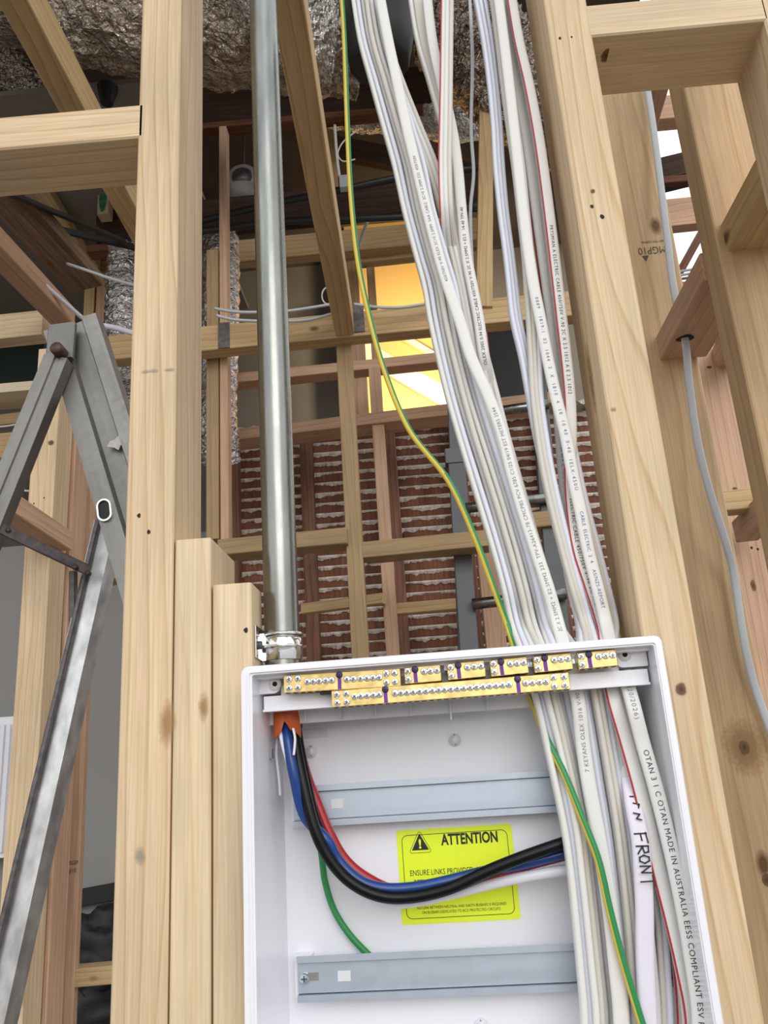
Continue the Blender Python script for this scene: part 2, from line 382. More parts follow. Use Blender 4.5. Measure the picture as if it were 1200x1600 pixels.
# ------------------------------------------------------------------ lath and plaster wall
LY = 3.15
lt = at(352, 700, LY); lr = at(930, 640, LY); zt = lt.z + .02
lx0, lx1 = lt.x, lr.x
mb = MB(); z = 0.02; i = 0
pv = []; pf = []
pitch = .0435
while z < zt:
    r0 = random.uniform(-.002, .002)
    mb.box(lx0, lx1, LY + r0, LY + .008 + r0, z, z + .034)
    # squeezed plaster key bulging through the gap and sagging over the lath
    n = int((lx1 - lx0) / .007); base = len(pv); gap = z + .034
    rows = 4
    for j in range(n + 1):
        xx = lx0 + (lx1 - lx0) * j / n
        q = noise.noise(Vector((xx * 9, z * 31, 2.1))) * .5 + noise.noise(Vector((xx * 38, z * 17, 5.0))) * .35 + noise.noise(Vector((xx * 110, z * 57, 1.0))) * .2
        sag = max(.0005, .006 + .028 * q)
        out = .005 + .010 * max(0, q + .3)
        pv += [(xx, LY + .006, gap + .0085), (xx, LY - out * .6, gap + .007), (xx, LY - out, gap + .003 - sag * .4), (xx, LY - out * .45, gap - sag), (xx, LY + .004, gap - sag - .0005)]
    for j in range(n):
        for r in range(4):
            a0 = base + j * 5 + r; pf.append((a0, a0 + 5, a0 + 6, a0 + 1))
    z += pitch; i += 1
lw = struct('wall_lath', mb, M['lath'])
link('plaster', mesh('plaster', pv, pf), M['plaster'], lw)
link('plaster', MB().box(lx0, lx1, LY + .0105, LY + .03, 0, zt).mesh(), M['plaster'], lw)
# rough plaster ledge along the top of the lath wall
v = []; f = []
nx = 160
for j in range(nx + 1):
    xx = lx0 + (lx1 - lx0) * j / nx
    for r in range(5):
        q = noise.noise(Vector((xx * 30, r * .9, 3)))
        v.append((xx, LY - .10 + r * .035 + q * .01, zt + .03 + .03 * noise.noise(Vector((xx * 22, r * 1.3, 7))) - .012 * (r == 0)))
for j in range(nx):
    for r in range(4): f.append((j * 5 + r, j * 5 + 5 + r, j * 5 + 6 + r, j * 5 + r + 1))
link('plaster', mesh('crust', v, f), M['plaster'], lw)
for px, py, lab in ((363, 800, 'old red-brown stud against the lath wall, far left one beside the silver duct'),
                    (483, 850, 'old red-brown stud against the lath wall right behind the steel conduit'),
                    (619, 850, 'old red-brown stud against the lath wall behind the pink stud'),
                    (735, 900, 'old red-brown stud against the lath wall behind the grey ladder rail'),
                    (868, 850, 'old red-brown stud against the lath wall behind the right-hand cables')):
    stud(lab, px, py, LY - .06, zt - .01, 0.0, .05, .052, 'redwood', name='old_stud', cat='stud')

# ------------------------------------------------------------------ far framing (third layer)
Y3 = 2.85
PL = {}
hbeam('long brown top plate over the lath wall, under the yellow room', (345, 681), Y3, (720, 637), None, .045, .11, 'pine_p', 'wall_plate', 'plate')
hbeam('right stretch of the plate over the lath wall, seen between the cables', (722, 637), Y3 - .02, (862, 620), None, .045, .11, 'pine_p', 'wall_plate', 'plate')
hbeam('slim pink rail above the lath wall plate, crossing the yellow room', (350, 592), Y3, (700, 556), None, .04, .07, 'pine_p', 'wall_plate', 'plate')
stud('slender pink stud left of the green and yellow wire, in front of the lath wall', 602, 840, Y3 - .04, 573, 0.0, .045, .035, 'pine_p')
hbeam('short nogging low between the steel conduit and the front yellow stud', (470, 951), Y3, (597, 934), None, .035, .04, 'pine_y')
hbeam('short nogging low between the pink stud and the grey ladder', (618, 951), Y3, (722, 942), None, .038, .05, 'pine_y')
stud('pink stud behind the rungs of the grey ladder', 768, 930, Y3 + .02, 850, 0.0, .07, .06, 'pine_p')

# ------------------------------------------------------------------ second layer
Y2 = 2.4
bearer = hbeam('long ceiling bearer with black straps, passing behind the conduit and cables', (150, 545), Y2, (905, 472), None, .09, .06, 'pine_y', 'ceiling_bearer', 'beam')
hbeam('pale ceiling bearer at the left edge, left of the ladder top', (-60, 516), 2.3, (66, 503), None, .09, .06, 'pine', 'ceiling_bearer', 'beam')
for px, py, lb in ((350, 524, 'left'), (560, 499, 'mid'), (846, 470, 'right')):
    nB = bearer.matrix_world.to_3x3().col[1].normalized()
    P = atplane(px, py, bearer.matrix_world.translation, nB) - nB * .004
    bar('strap', P - Z1 * .048, P + Z1 * .046, .038, .012, M['steel'], D=nB, parent=bearer, c=.001)
s1 = stud('greenish front stud beneath the bearer, between the conduit and the pink stud', 553, 843, Y2 + .03, 534, 0.0, .05, .05, 'pine_t')
s2 = stud('tall greenish stud beside the silver ducts, just left of the conduit', 332, 700, Y2 + .065, 390, 842, .042, .07, 'pine_t')
stud('added pink strip standing in for the lit side of the tall greenish stud', 350, 700, Y2 + .062, 197, 842, .027, .05, 'pine_p')  # added strip: bright lit side of the greenish stud, built as its own timber
hbeam('greenish nogging behind the conduit, left of the greenish front stud', (340, 855), Y2 + .03, (542, 836), None, .05, .09, 'pine_t')
hbeam('greenish nogging behind the earth wire, right of the greenish front stud', (566, 859), Y2 + .03, (762, 840), None, .05, .09, 'pine_t')
hbeam('greenish nogging behind the cable bundle, beyond the ladder', (770, 818), Y2 + .10, (870, 808), None, .05, .07, 'pine_t')
# joists running away from the camera
joist('joist rising to the top of the picture right beside the steel conduit', (436, -70), (539, 524), 2.385, .062, .09, 'pine_y')
joist('joist running overhead from the upper left corner behind the left studs', (-14, -60), (252, 430), 2.15, .06, .09, 'pine_y')
joist('pale pink joist low on the left, running to the ladder top', (-60, 345), (100, 510), 2.28, .07, .06, 'pine_p')
timber('ceiling_joist', 'dark rough-sawn joist at the left edge above the pale pink joist', at(-70, 225, 1.75), at(135, 452, 2.42), .12, .05, 'rough', D=(0, .5, 1), cat='joist')
timber('ceiling_joist', 'pale joist behind the rough-sawn one at the left edge', at(35, 268, 2.5), at(132, 432, 3.0), .11, .05, 'pine_y', D=(0, .5, 1), cat='joist')
timber('hanger_post', 'narrow brown timber hanging between the two cable bundles', at(757, 478, 2.36), at(762, -40, 2.7), .052, .05, 'pine_y', cat='post')
# upper wall framing
YU = 3.1
hbeam('wide brown plate high behind the left double joists', (133, 414), YU, (345, 394), None, .11, .06, 'pine_y', 'wall_plate', 'plate')
hbeam('wide brown plate high behind the steel conduit and earth wire', (346, 394), YU, (748, 356), None, .11, .06, 'pine_y', 'wall_plate', 'plate')
stud('bright pink post above the ladder top, beside the dark duct', 158, 470, YU - .06, 425, 525, .045, .05, 'pine_p', name='short_post', cat='post')
stud('brown post left of the pink post above the ladder top', 139, 470, YU - .06, 398, 535, .045, .05, 'pine_y', name='short_post', cat='post')
stud('brown post on the left edge of the yellow room, behind the earth wire', 549, 440, YU + .05, 395, 520, .06, .05, 'pine_y', name='short_post', cat='post')
stud('thin brown post across the yellow wall, right of the earth wire', 580, 440, YU + .08, 395, 480, .035, .05, 'pine_y', name='short_post', cat='post')
hbeam('thin brown rail over the yellow wall, between cables and earth wire', (553, 404), YU + .05, (700, 388), None, .045, .05, 'pine_y', 'nogging')
stud('brown post beside the aerial cable coil, left of the earth wire at mid height', 517, 240, YU + .03, 190, 370, .045, .05, 'pine_y', name='short_post', cat='post')
stud('brown post behind the joist end, at the left of the lit yellow doorway', 562, 600, YU + .02, 530, 648, .06, .05, 'pine_p', name='short_post', cat='post')
stud('short post standing in front of the lit yellow room beside the earth wire', 586, 550, YU + .0, 522, 580, .03, .04, 'pine_p', name='short_post', cat='post')
# old dark boards
hbeam('chocolate-brown old beam below the big foil duct', (225, 172), 2.9, (700, 128), None, .20, .05, 'dark', 'old_beam', 'beam')
hbeam('lath-edged brown strip along the underside of the chocolate old beam', (225, 204), 2.88, (660, 166), None, .03, .06, 'lath', 'old_batten', 'batten')
hbeam('black-brown old beam carrying the two black pipes', (150, 352), 2.75, (748, 294), None, .145, .05, 'dark', 'old_beam', 'beam')
hbeam('lath-edged brown strip under the beam with black pipes', (135, 388), 2.74, (240, 378), None, .03, .06, 'lath', 'old_batten', 'batten')
hbeam('thin dark rafter crossing above the upper posts behind the earth wire', (470, 215), 3.4, (740, 268), None, .12, .05, 'dark', 'old_beam', 'beam')
# green painted stud end
g = stud('short timber with a green treated face, hanging behind the upper left nogging', 161, 311, 2.68, 270, 334, .045, .05, 'pine', name='short_post', cat='post')
P = at(161, 311, 2.679)
spot('green_patch', g, P, X1, Z1, .016, .062, M['greenp'], .0006)
stud('dark brown hanging board left of the green-faced timber', 128, 300, 2.9, 262, 345, .10, .03, 'dark', name='old_board', cat='board')

# ------------------------------------------------------------------ yellow lit room
a = at(530, 230, 4.6); b = at(705, 660, 4.6)
struct('wall_yellow', MB().box(a.x, b.x + .1, 4.6, 4.66, b.z, a.z + .1), M['wallyellow'])
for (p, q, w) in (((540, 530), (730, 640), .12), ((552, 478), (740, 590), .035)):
    tag(bar('light_streak_1', at(*p, 4.56), at(*q, 4.56), w, .03, M['cream']), kind='structure')  # slanting streaks of light on the yellow wall, built as cream strips
for p, e_, c_ in (((670, 590), 42, (1, .84, .55)), ((640, 420), 12, (1, .76, .42))):
    lo = lamp('room_lamp', 'SPOT', tuple(at(*p, 4.0)), e_, c_, .05, tuple(at(p[0] - 5, p[1], 4.6)))
    lo.data.spot_size = math.radians(120); lo.data.spot_blend = .8
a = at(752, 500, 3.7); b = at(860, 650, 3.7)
tag(link('dark_opening', MB().box(a.x, b.x + .1, 3.7, 3.73, 0, a.z + .1).mesh(), M['black']), 'black panel standing in for the shade of the opening behind the right-hand cables', 'panel')  # no sheet hangs here: the black colour is the shade inside the opening
tag(link('cord', tube_mesh(catmull([at(756, 478, 3.0), at(760, 520, 3.0), at(766, 570, 3.0), at(774, 625, 3.0)]), .0035, 8), M['orange']), 'thin orange cord hanging in front of the black opening', 'cord')
# dim ceiling sheet upper left
tag(link('ceiling_sheet', MB().box(-3.2, -.75, 2.16, 3.6, 3.78, 3.80).mesh(), M['wallgrey']), 'grey ceiling sheet at the upper left behind the overhead joist', 'panel')
P = atz(168, 137, 3.78)
me = MB().prism([(math.cos(k * math.pi / 5) * .035, math.sin(k * math.pi / 5) * .035) for k in range(10)], lambda p, t: (P.x + p[0] * (1 - t), P.y + p[1] * (1 - t), P.z - t * .16), 0, .4).mesh()
tag(link('cable_plug', me, M['black']), 'small black plug hanging under the grey ceiling sheet', 'plug')

# ------------------------------------------------------------------ foil ducts
def foil_duct(label, P, r, mat, ribs=0, amp=.10, seg=72, per=26, sx=1.0, name='foil_duct'):
    pts = catmull(P, per); sd = random.random() * 20
    def rf(i, a):
        q = Vector((math.cos(a) * 2.2, math.sin(a) * 2.2, i * .16 + sd))
        n1 = noise.noise(q); n2 = noise.noise(q * 3.1); n3 = abs(noise.noise(q * 7))
        rr = r * (1 + amp * (n1 * .8 + n2 * .5 - n3 * .5))
        if ribs: rr *= 1 + .045 * math.sin(i * ribs)
        return rr
    me = tube_mesh(pts, r, seg, 'duct', rf)
    me.polygons.foreach_set('use_smooth', [False] * len(me.polygons)) if not ribs else None
    return tag(link(name, me, M[mat]), label, 'duct')
foil_duct('big crumpled foil duct running across the top left behind the studs', [at(-90, -60, 1.85), at(70, -5, 1.87), at(220, 30, 1.9), at(420, 50, 1.95), at(560, 60, 2.0)], .165, 'foild', 0, .16)
foil_duct('bright crumpled foil duct at the top right of the conduit', [at(395, -60, 1.75), at(450, 0, 1.75), at(480, 50, 1.78), at(520, 60, 1.8)], .115, 'foil', 0, .18)
foil_duct('foil duct hanging behind the middle cables near the top', [at(620, -60, 2.5), at(700, 20, 2.5), at(760, 90, 2.55), at(830, 150, 2.6), at(900, 190, 2.7)], .20, 'foild', 0, .15)
foil_duct('low foil duct sagging under the chocolate beam behind the earth wire', [at(440, 150, 3.0), at(530, 172, 3.0), at(620, 178, 3.0), at(720, 190, 3.0), at(800, 170, 3.1)], .085, 'foil', 0, .16)
foil_duct('silver flexible duct dropping vertically beside the pink-sided stud', [at(345, 372, 2.75), at(346, 450, 2.72), at(344, 540, 2.7), at(340, 640, 2.68), at(344, 700, 2.68), at(346, 722, 2.7)], .068, 'foil', 1.25, .06, 64, 22)
foil_duct('dark flexible duct dropping vertically above the ladder, left of the tall stud', [at(200, 395, 2.75), at(197, 470, 2.72), at(196, 530, 2.7), at(204, 600, 2.66), at(214, 690, 2.6)], .075, 'foil', 1.25, .08, 64, 22)
foil_duct('crumpled dark foil at the far upper left edge under the joist', [at(-40, 60, 2.7), at(25, 120, 2.75), at(60, 175, 2.8), at(110, 250, 2.9)], .09, 'foild', 0, .2)
# black boot between the ducts
P0 = at(590, -60, 1.65); P1 = at(592, 98, 1.62)
me = tube_mesh([P0, P0.lerp(P1, .7), P1, P1 + Vector((0, 0, -.004))], .1, 10, rfn=lambda i, a: (.092, .092, .076, .05)[i])
tag(link('duct_boot', me, M['black']), 'black faceted duct boot behind the left cable sheaf at the top', 'duct fitting')
# black pipes along the dark beam
def pipe(label, pts, r, mat='blackpipe', name='pipe', cat='pipe', seg=14):
    return tag(link(name, tube_mesh(catmull(pts, 8), r, seg), M[mat]), label, cat)
pipe('upper black pipe sloping along the dark old beam behind the conduit', [at(235, 362, 2.62), at(330, 342, 2.6), at(430, 318, 2.6), at(520, 300, 2.6), at(640, 275, 2.6), at(760, 262, 2.6)], .014)
pipe('lower black pipe along the foot of the dark old beam behind the conduit', [at(200, 372, 2.62), at(330, 360, 2.6), at(430, 347, 2.6), at(520, 343, 2.6), at(640, 338, 2.6), at(745, 322, 2.6)], .013)
timber('strap_bar', 'upper black strap slanting across the left joists', at(8, 296, 1.85), at(190, 372, 2.5), .035, .012, 'black', cat='strap')
timber('strap_bar', 'lower thinner black strap crossing the left joists', at(40, 345, 2.35), at(212, 385, 2.55), .026, .012, 'black', cat='strap')
# downlight can
r_ = empty('downlight', loc=at(378, 276, 3.0)); tag(r_, 'grey round light fitting hanging behind the steel conduit', 'light fitting')
pts = [Vector((0, -.01, 0)), Vector((0, .01, 0)), Vector((0, .05, -.01))]
link('housing', tube_mesh([Vector((0, 0, 0)), Vector((0, .02, 0)), Vector((0, .10, 0))], .07, 24, rfn=lambda i, a: (.066, .072, .05)[i]), M['fit'], r_)
link('lamp_face', tube_mesh([Vector((0, -.006, 0)), Vector((0, 0.004, 0))], .045, 20), M['steel'], r_)
link('hanger_rod', tube_mesh([Vector((0, .05, .03)), Vector((0, .05, 1.6))], .004, 8), M['steel'], r_)
link('mounting_sleeve', tube_mesh([Vector((0, -.0, -.05)), Vector((0, 0.02, -.12))], .06, 20), M['fit'], r_)
# small white junction by the coil
P = at(537, 281, 2.55)
jb = tag(link('junction_box', MB().box(P.x - .016, P.x + .022, P.y, P.y + .03, P.z - .03, P.z + .022).mesh(), M['wgrey']), 'small grey junction box beside the earth wire above the black pipes', 'junction box')
pipe('bright white conduit strip dropping to the grey junction box', [at(523, 196, 2.7), at(526, 240, 2.65), at(530, 275, 2.6)], .006, 'wc', 'cable', 'cable', 8)
pipe('thin curly white wire looping above the grey junction box', [at(556, 205, 2.7), at(536, 222, 2.65), at(528, 240, 2.65), at(536, 252, 2.65), at(555, 249, 2.65)], .003, 'wc', 'wire', 'wire', 6)
pipe('thin white cable lying along the bearer left of the conduit, upper one', [at(335, 482, 2.33), at(365, 487, 2.33), at(400, 488, 2.33), at(450, 486, 2.33), at(515, 476, 2.34)], .005, 'wgrey', 'cable', 'cable', 6)
pipe('thin white cable lying along the bearer left of the conduit, lower one', [at(338, 493, 2.32), at(370, 500, 2.32), at(430, 502, 2.32), at(480, 500, 2.32), at(520, 490, 2.33)], .005, 'wgrey', 'cable', 'cable', 6)
pipe('thin grey cable running along the bearer in front of the yellow room', [at(553, 475, 2.33), at(590, 480, 2.33), at(630, 480, 2.33), at(680, 472, 2.33)], .005, 'wgrey', 'cable', 'cable', 6)
coil = [at(512 + 9 * math.cos(t * .7), 462 + 13 * math.sin(t * .7), 2.6 + .003 * t) for t in range(26)]
pipe('loose coil of thin white wire beside the joist end', coil, .0028, 'wc', 'wire', 'wire', 6)
pipe('thin slanted grey tie wire below the earth wire, over the brown plate', [at(574, 346, 2.7), at(567, 365, 2.75), at(561, 385, 2.8)], .006, 'wgrey', 'wire', 'wire', 6)
pipe('lilac cable clipped along the pale pink joist on the left', [at(-10, 378, 1.9), at(25, 402, 1.98), at(70, 445, 2.10), at(130, 498, 2.25)], .007, 'wcool', 'cable', 'cable', 8)
pipe('thin grey cable from the left joists to the tall left stud', [at(105, 412, 2.25), at(140, 424, 2.2), at(175, 436, 2.15), at(215, 447, 2.1)], .005, 'wgrey', 'cable', 'cable', 8)
pipe('pale cable running from the ladder top behind the tall left stud', [at(150, 508, 2.2), at(178, 512, 2.2), at(215, 523, 2.15)], .009, 'wcool', 'cable', 'cable', 8)

# ------------------------------------------------------------------ second ladder (grey, behind)
root = empty('extension_ladder', loc=at(725, 990, 2.42)); tag(root, 'grey extension ladder with round rungs leaning behind the cables', 'ladder')
bpy.context.view_layer.update()
def csec(w, d, t=.004):
    h = w / 2
    return [(-h, 0), (h, 0), (h, d), (h - t, d), (h - t, t), (-h + t, t), (-h + t, d), (-h, d)]
bar('rail', at(735, 1040, 2.42), at(712, 700, 2.56), .055, .03, M['ladgrey'], parent=root)
bar('rail', at(725, 1040, 2.45), at(703, 560, 2.62), .03, .03, M['ladgrey'], parent=root)
bar('rail', at(880, 1040, 2.42), at(838, 560, 2.62), .055, .03, M['ladgrey'], parent=root)
bar('rail_cap', at(713, 722, 2.545), at(711, 700, 2.55), .07, .04, M['ladgrey'], parent=root)
inv = root.matrix_world.inverted()
for a, b, yy in (((775, 643), (856, 632), 2.56), ((728, 794), (872, 776), 2.50), ((738, 944), (884, 928), 2.44)):
    link('rung', tube_mesh([inv @ at(*a, yy), inv @ at(*b, yy)], .017, 16, ref=Vector((0, 0, 1))), M['galv'], root)

# ------------------------------------------------------------------ lower-left background
YP = 1.95
pa = stud('bright knotty left-hand post seen between the stepladder legs', 69, 697, YP, 545, 0.0, .066, .09, 'pine', name='corner_post', cat='post')
knot(pa, 80, 692, YP, .010, .008); knot(pa, 28, 1550, YP, .010, .014, True); nail(pa, 69, 778, YP); nail(pa, 53, 787, YP)
stud('pink-brown post tight behind the bright knotty post', 104, 700, YP + .10, 590, 0.0, .05, .09, 'pine_p', name='corner_post', cat='post')
pb = stud('yellow-tan stud behind the stepladder, right of the knotty post', 118, 700, 2.35, 600, 0.0, .038, .03, 'pine_y')
pc = stud('pink stud with a small stamp, standing before the white wall on the left', 136, 800, 2.42, 560, 0.0, .05, .03, 'pine_p')
for i, s in enumerate(('MGP', 'FJ10')):
    flat_text('stamp', s, .016, at(104, 1352 + i * 12, 2.419), X1, Z1, M['inkw'], pc)
hbeam('short low nogging beside the pink stud near the bottom left', (103, 1530), 2.42, (215, 1520), None, .045, .07, 'pine_y')
hbeam('small pale nogging behind the silver ladder leg', (150, 897), 2.5, (225, 890), None, .04, .09, 'pine_y')
timber('nogging', 'pink nogging running back beneath the ladder spreader on the left', at(-10, 800, 1.7), at(90, 862, 2.0), .075, .05, 'pine_p', D=(0, .4, 1), cat='nogging')
# window strip & sill far left
a = at(-60, 520, 3.1); b = at(62, 612, 3.1)
wf = empty('window_1', loc=Vector(((a.x + b.x) / 2, 3.1, b.z))); wf['kind'] = 'structure'; bpy.context.view_layer.update()
def pbox(name, parent, x0, x1, y0, y1, z0, z1, mat):
    inv = parent.matrix_world.inverted(); mb = MB().box(x0, x1, y0, y1, z0, z1); mb.v = [inv @ Vector(q) for q in mb.v]
    return link(name, mb.mesh(name), mat, parent)
pbox('pane', wf, a.x, b.x, 3.1, 3.11, b.z, a.z, M['blackgl'])
pbox('window_sill', wf, a.x - .05, b.x + .05, 3.0, 3.16, b.z - .04, b.z, M['cream'])
hbeam('yellowish board beneath the left window sill', (-40, 660), 3.12, (62, 648), None, .05, .04, 'pine_t', 'cladding_board', 'board')
hbeam('lighter board low beneath the left window', (-40, 700), 3.05, (60, 690), None, .11, .04, 'pine_y', 'cladding_board', 'board')
pipe('thin white wire running under the left window', [at(-20, 667, 2.9), at(10, 666, 2.9), at(40, 660, 2.9)], .004, 'wc', 'wire', 'wire', 6)
pipe('thin white wire low behind the left ladder leg', [at(-20, 762, 2.9), at(20, 765, 2.9), at(55, 768, 2.9)], .004, 'wc', 'wire', 'wire', 6)
# ribbed white heater panel
a = at(-30, 1122, 3.2); b = at(19, 1340, 3.2)
ht = empty('heater_panel', loc=Vector(((a.x + b.x) / 2, 3.2, b.z))); tag(ht, 'white ribbed panel heater at the left edge against the wall', 'heater'); bpy.context.view_layer.update()
pbox('casing', ht, a.x - .2, b.x, 3.22, 3.26, b.z, a.z, M['pvc'])
mb = MB(); xx = b.x - .02
while xx > a.x - .2:
    mb.box(xx - .012, xx, 3.205, 3.22, b.z + .02, a.z - .03); xx -= .024
inv = ht.matrix_world.inverted(); mb.v = [inv @ Vector(q) for q in mb.v]; link('rib_face', mb.mesh(), M['pvc'], ht)
# black tarp band and dark rubble bag at base of white wall
timber('black_batten', 'black band across the white wall at the lower left', at(100, 1408, 3.3), at(185, 1392, 3.3), .06, .03, 'black', cat='batten')
def blob(name, label, cat, c, sx, sy, sz, mat, amp=.25, seed=0):
    v = []; f = []; A_, B_ = 36, 22
    for i in range(B_ + 1):
        th = math.pi * i / B_
        for k in range(A_):
            ph = 2 * math.pi * k / A_
            d = Vector((math.sin(th) * math.cos(ph), math.sin(th) * math.sin(ph), math.cos(th)))
            q = 1 + amp * noise.noise(d * 2 + Vector((seed, 0, 0))) + amp * .6 * noise.noise(d * 5 + Vector((seed, 3, 0)))
            v.append(c + Vector((d.x * sx, d.y * sy, d.z * sz)) * q)
    for i in range(B_):
        for k in range(A_): f.append((i * A_ + k, i * A_ + (k + 1) % A_, (i + 1) * A_ + (k + 1) % A_, (i + 1) * A_ + k))
    return tag(link(name, mesh(name, v, f, True), mat), label, cat)
blob('rubbish_bag', 'crumpled black bag on the left behind the low nogging', 'bag', at(160, 1490, 3.1), .16, .12, .14, M['black'], .5, 3)
blob('rubbish_bag', 'crumpled black bag under the low nogging at the bottom left', 'bag', at(150, 1590, 3.05), .2, .12, .12, M['black'], .4, 8)

# ------------------------------------------------------------------ stepladder (aluminium, left)
YS = 1.32
root = empty('stepladder', loc=at(60, 1500, YS)); tag(root, 'worn aluminium stepladder opened in an A shape at the left', 'ladder'); bpy.context.view_layer.update()
# broad front stile: channel running down to the right behind the tall stud
A = at(108, 502, YS); B = at(262, 1005, YS - .03)
t = .0025; w = .100; d = .045
sec = [(-w / 2, 0), (-w / 2 + .034, 0), (-w / 2 + .038, .012), (w / 2 - .030, .012), (w / 2 - .026, 0), (w / 2, .004), (w / 2, d), (w / 2 - t, d), (w / 2 - t, .008), (w / 2 - .026 + t, t), (w / 2 - .030 + t, .012 + t), (-w / 2 + .038 - t, .012 + t), (-w / 2 + .034 - t, t), (-w / 2 + t, t), (-w / 2 + t, d), (-w / 2, d)]
sec = [(-p[0], p[1]) for p in sec]
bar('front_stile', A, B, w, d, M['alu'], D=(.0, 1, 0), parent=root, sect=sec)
# left rear leg
w = .044; sec2 = [(-w / 2, 0), (-w / 2 + .012, 0), (-w / 2 + .014, .003), (w / 2 - .022, .003), (w / 2 - .020, 0), (w / 2, 0), (w / 2, .028), (-w / 2, .028)]
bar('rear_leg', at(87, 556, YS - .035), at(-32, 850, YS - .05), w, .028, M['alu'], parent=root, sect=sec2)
# silver lower leg
L0 = at(164, 812, YS + .06); L1 = at(-36, 1690, YS - .03)
w = .046
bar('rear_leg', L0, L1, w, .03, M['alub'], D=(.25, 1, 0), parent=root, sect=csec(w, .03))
bar('leg_edge', at(152, 812, YS + .055), at(-56, 1682, YS - .035), .009, .04, M['steel'], parent=root)
# pivot bolt
inv = root.matrix_world.inverted()
P = at(90, 546, YS - .042)
link('pivot_bolt', tube_mesh([inv @ (P + Y1 * .02), inv @ (P - Y1 * .006), inv @ (P - Y1 * .009)], .011, 20, rfn=lambda i, a: (.0115, .0115, .009)[i], ref=Z1), M['rust'], root)
# hinge plate
bar('hinge_plate', at(96, 505, YS - .012), at(91, 560, YS - .025), .05, .012, M['alu'], parent=root)
# spreader bar with rivets
sp = bar('spreader_bar', at(2, 826, YS - .06), at(140, 892, YS + .02), .018, .010, M['steel'], parent=root)
for q in ((14, 826), (118, 884), (138, 893)):
    P = at(q[0], q[1] + 3, YS - .06 + .08 * (q[0] / 140.)) - Y1 * .002
    link('rivet', tube_mesh([inv @ (P + Y1 * .006), inv @ (P - Y1 * .003)], .0045, 12, ref=Z1), M['rust'], root)
bar('strut', at(112, 892, YS + .04), at(112, 1010, YS + .05), .012, .012, M['steel'], parent=root)
# oval slot with bright rim where the tread bolts on
C = at(163, 797, YS - .022)
def stadium(rx, rz, n=10):
    o = []
    for k in range(n + 1):
        a = math.pi * k / n; o.append((rx * math.cos(a), rz - rx + rx * math.sin(a)))
    for k in range(n + 1):
        a = math.pi + math.pi * k / n; o.append((rx * math.cos(a), -(rz - rx) + rx * math.sin(a)))
    return o
o1 = stadium(.0125, .020); o2 = stadium(.0095, .017); rot = Matrix.Rotation(math.radians(8), 2)
V = []
for pl, y in ((o1, .008), (o1, -.002), (o2, -.002), (o2, .008)):
    for p in pl:
        q = rot @ Vector(p); V.append(inv @ (C + Vector((q.x, y, q.y))))
n = len(o1); f = [(r * n + k, r * n + (k + 1) % n, (r + 1) * n + (k + 1) % n, (r + 1) * n + k) for r in range(3) for k in range(n)]
link('slot_rim', mesh('rim', V, f), M['chrome'], root)
V = [inv @ (C + Vector(((rot @ Vector(p)).x, .0015, (rot @ Vector(p)).y))) for p in o2] + [inv @ (C + Vector(((rot @ Vector(p)).x, .006, (rot @ Vector(p)).y))) for p in o2]
link('slot_opening', mesh('open', V, [tuple(range(n)), tuple(range(n, 2 * n))] + [(k, (k + 1) % n, n + (k + 1) % n, n + k) for k in range(n)]), M['black'], root)
# scrap of clear tape on the stile
P = at(183, 692, YS - .012); V = []
for k in range(9):
    a = 2 * math.pi * k / 9; r = .014 * (1.3, .7, 1.2, .6, 1.0, 1.35, .75, 1.1, .6)[k]; V.append(inv @ (P + Vector((r * math.cos(a), 0, r * .9 * math.sin(a)))))
V += [q + Vector((0, .002, 0)) for q in V]
link('tape_scrap', mesh('tape', V, [tuple(range(9)), tuple(range(9, 18))] + [(k, (k + 1) % 9, 9 + (k + 1) % 9, 9 + k) for k in range(9)]), M['clear'], root)

# ------------------------------------------------------------------ NEAR WALL
W0 = .75
def near_stud(label, xl, xr, y, top, mat, d=.09, **k):
    a = at(xl, y, W0); b = at(xr, y, W0); xc = (a.x + b.x) / 2; w = b.x - a.x
    zt = top if top < 10 else at((xl + xr) / 2, top, W0).z
    return timber('wall_stud', label, Vector((xc, W0, 0)), Vector((xc, W0, zt)), w, d, mat, cat='stud', c=.0015)
sA = near_stud('tall full-height pine stud left of the steel conduit', 200, 273, 700, 2.75, 'pine', .098)
for q in ((217, 806), (233, 831)): nail(sA, *q, W0, .0018)
for q in ((228, 581), (240, 580), (265, 578)): spot('pencil_mark', sA, at(*q, W0), X1, Z1, .007, .003, M['smudge'], .0003)
spot('knot', sA, at(262, 1130, W0) + X1 * .0, X1, Z1, .010, .024, M['knotm'], .0003)
spot('knot', sA, at(219, 1338, W0), X1, Z1, .006, .009, M['smudge'], .0003)
# torn knot on the side face
Ps = Vector((sA.matrix_world.translation.x + .0236, W0 + .04, at(300, 200, W0).z))
spot('knot', sA, Ps + Z1 * .02, Z1, Y1, .035, .008, M['knotm'], .0006)
spot('knot', sA, Vector((Ps.x, W0 + .045, at(292, 710, W0).z)), Z1, Y1, .016, .010, M['knotm'], .0005)
sB = near_stud('shorter packer stud in the middle of the left trio, cut square at the top', 273.8, 329, 842, 842, 'pine2', .10)
spot('knot', sB, at(327, 1105, W0) - X1 * .005, X1, Z1, .006, .016, M['knotm'], .0003)
sC = near_stud('shortest packer stud of the left trio, touching the switchboard', 332.2, 392, 912, 912, 'pine2', .05)
nail(sC, 384, 985, W0, .002)
sD = near_stud('tall full-height pine stud right of the cable bundles', 927, 1003, 500, 2.75, 'pine', .09)
knot(sD, 1064, 1077, W0, .0055, .0065); knot(sD, 926, 299, W0, .003, .003); nail(sD, 875, 60, W0, .0016); nail(sD, 925, 323, W0); nail(sD, 941, 339, W0); nail(sD, 893, 58, W0, .0012)
spot('knot', sD, at(958, 640, W0), X1, Z1, .004, .003, M['knotm'], .0003)
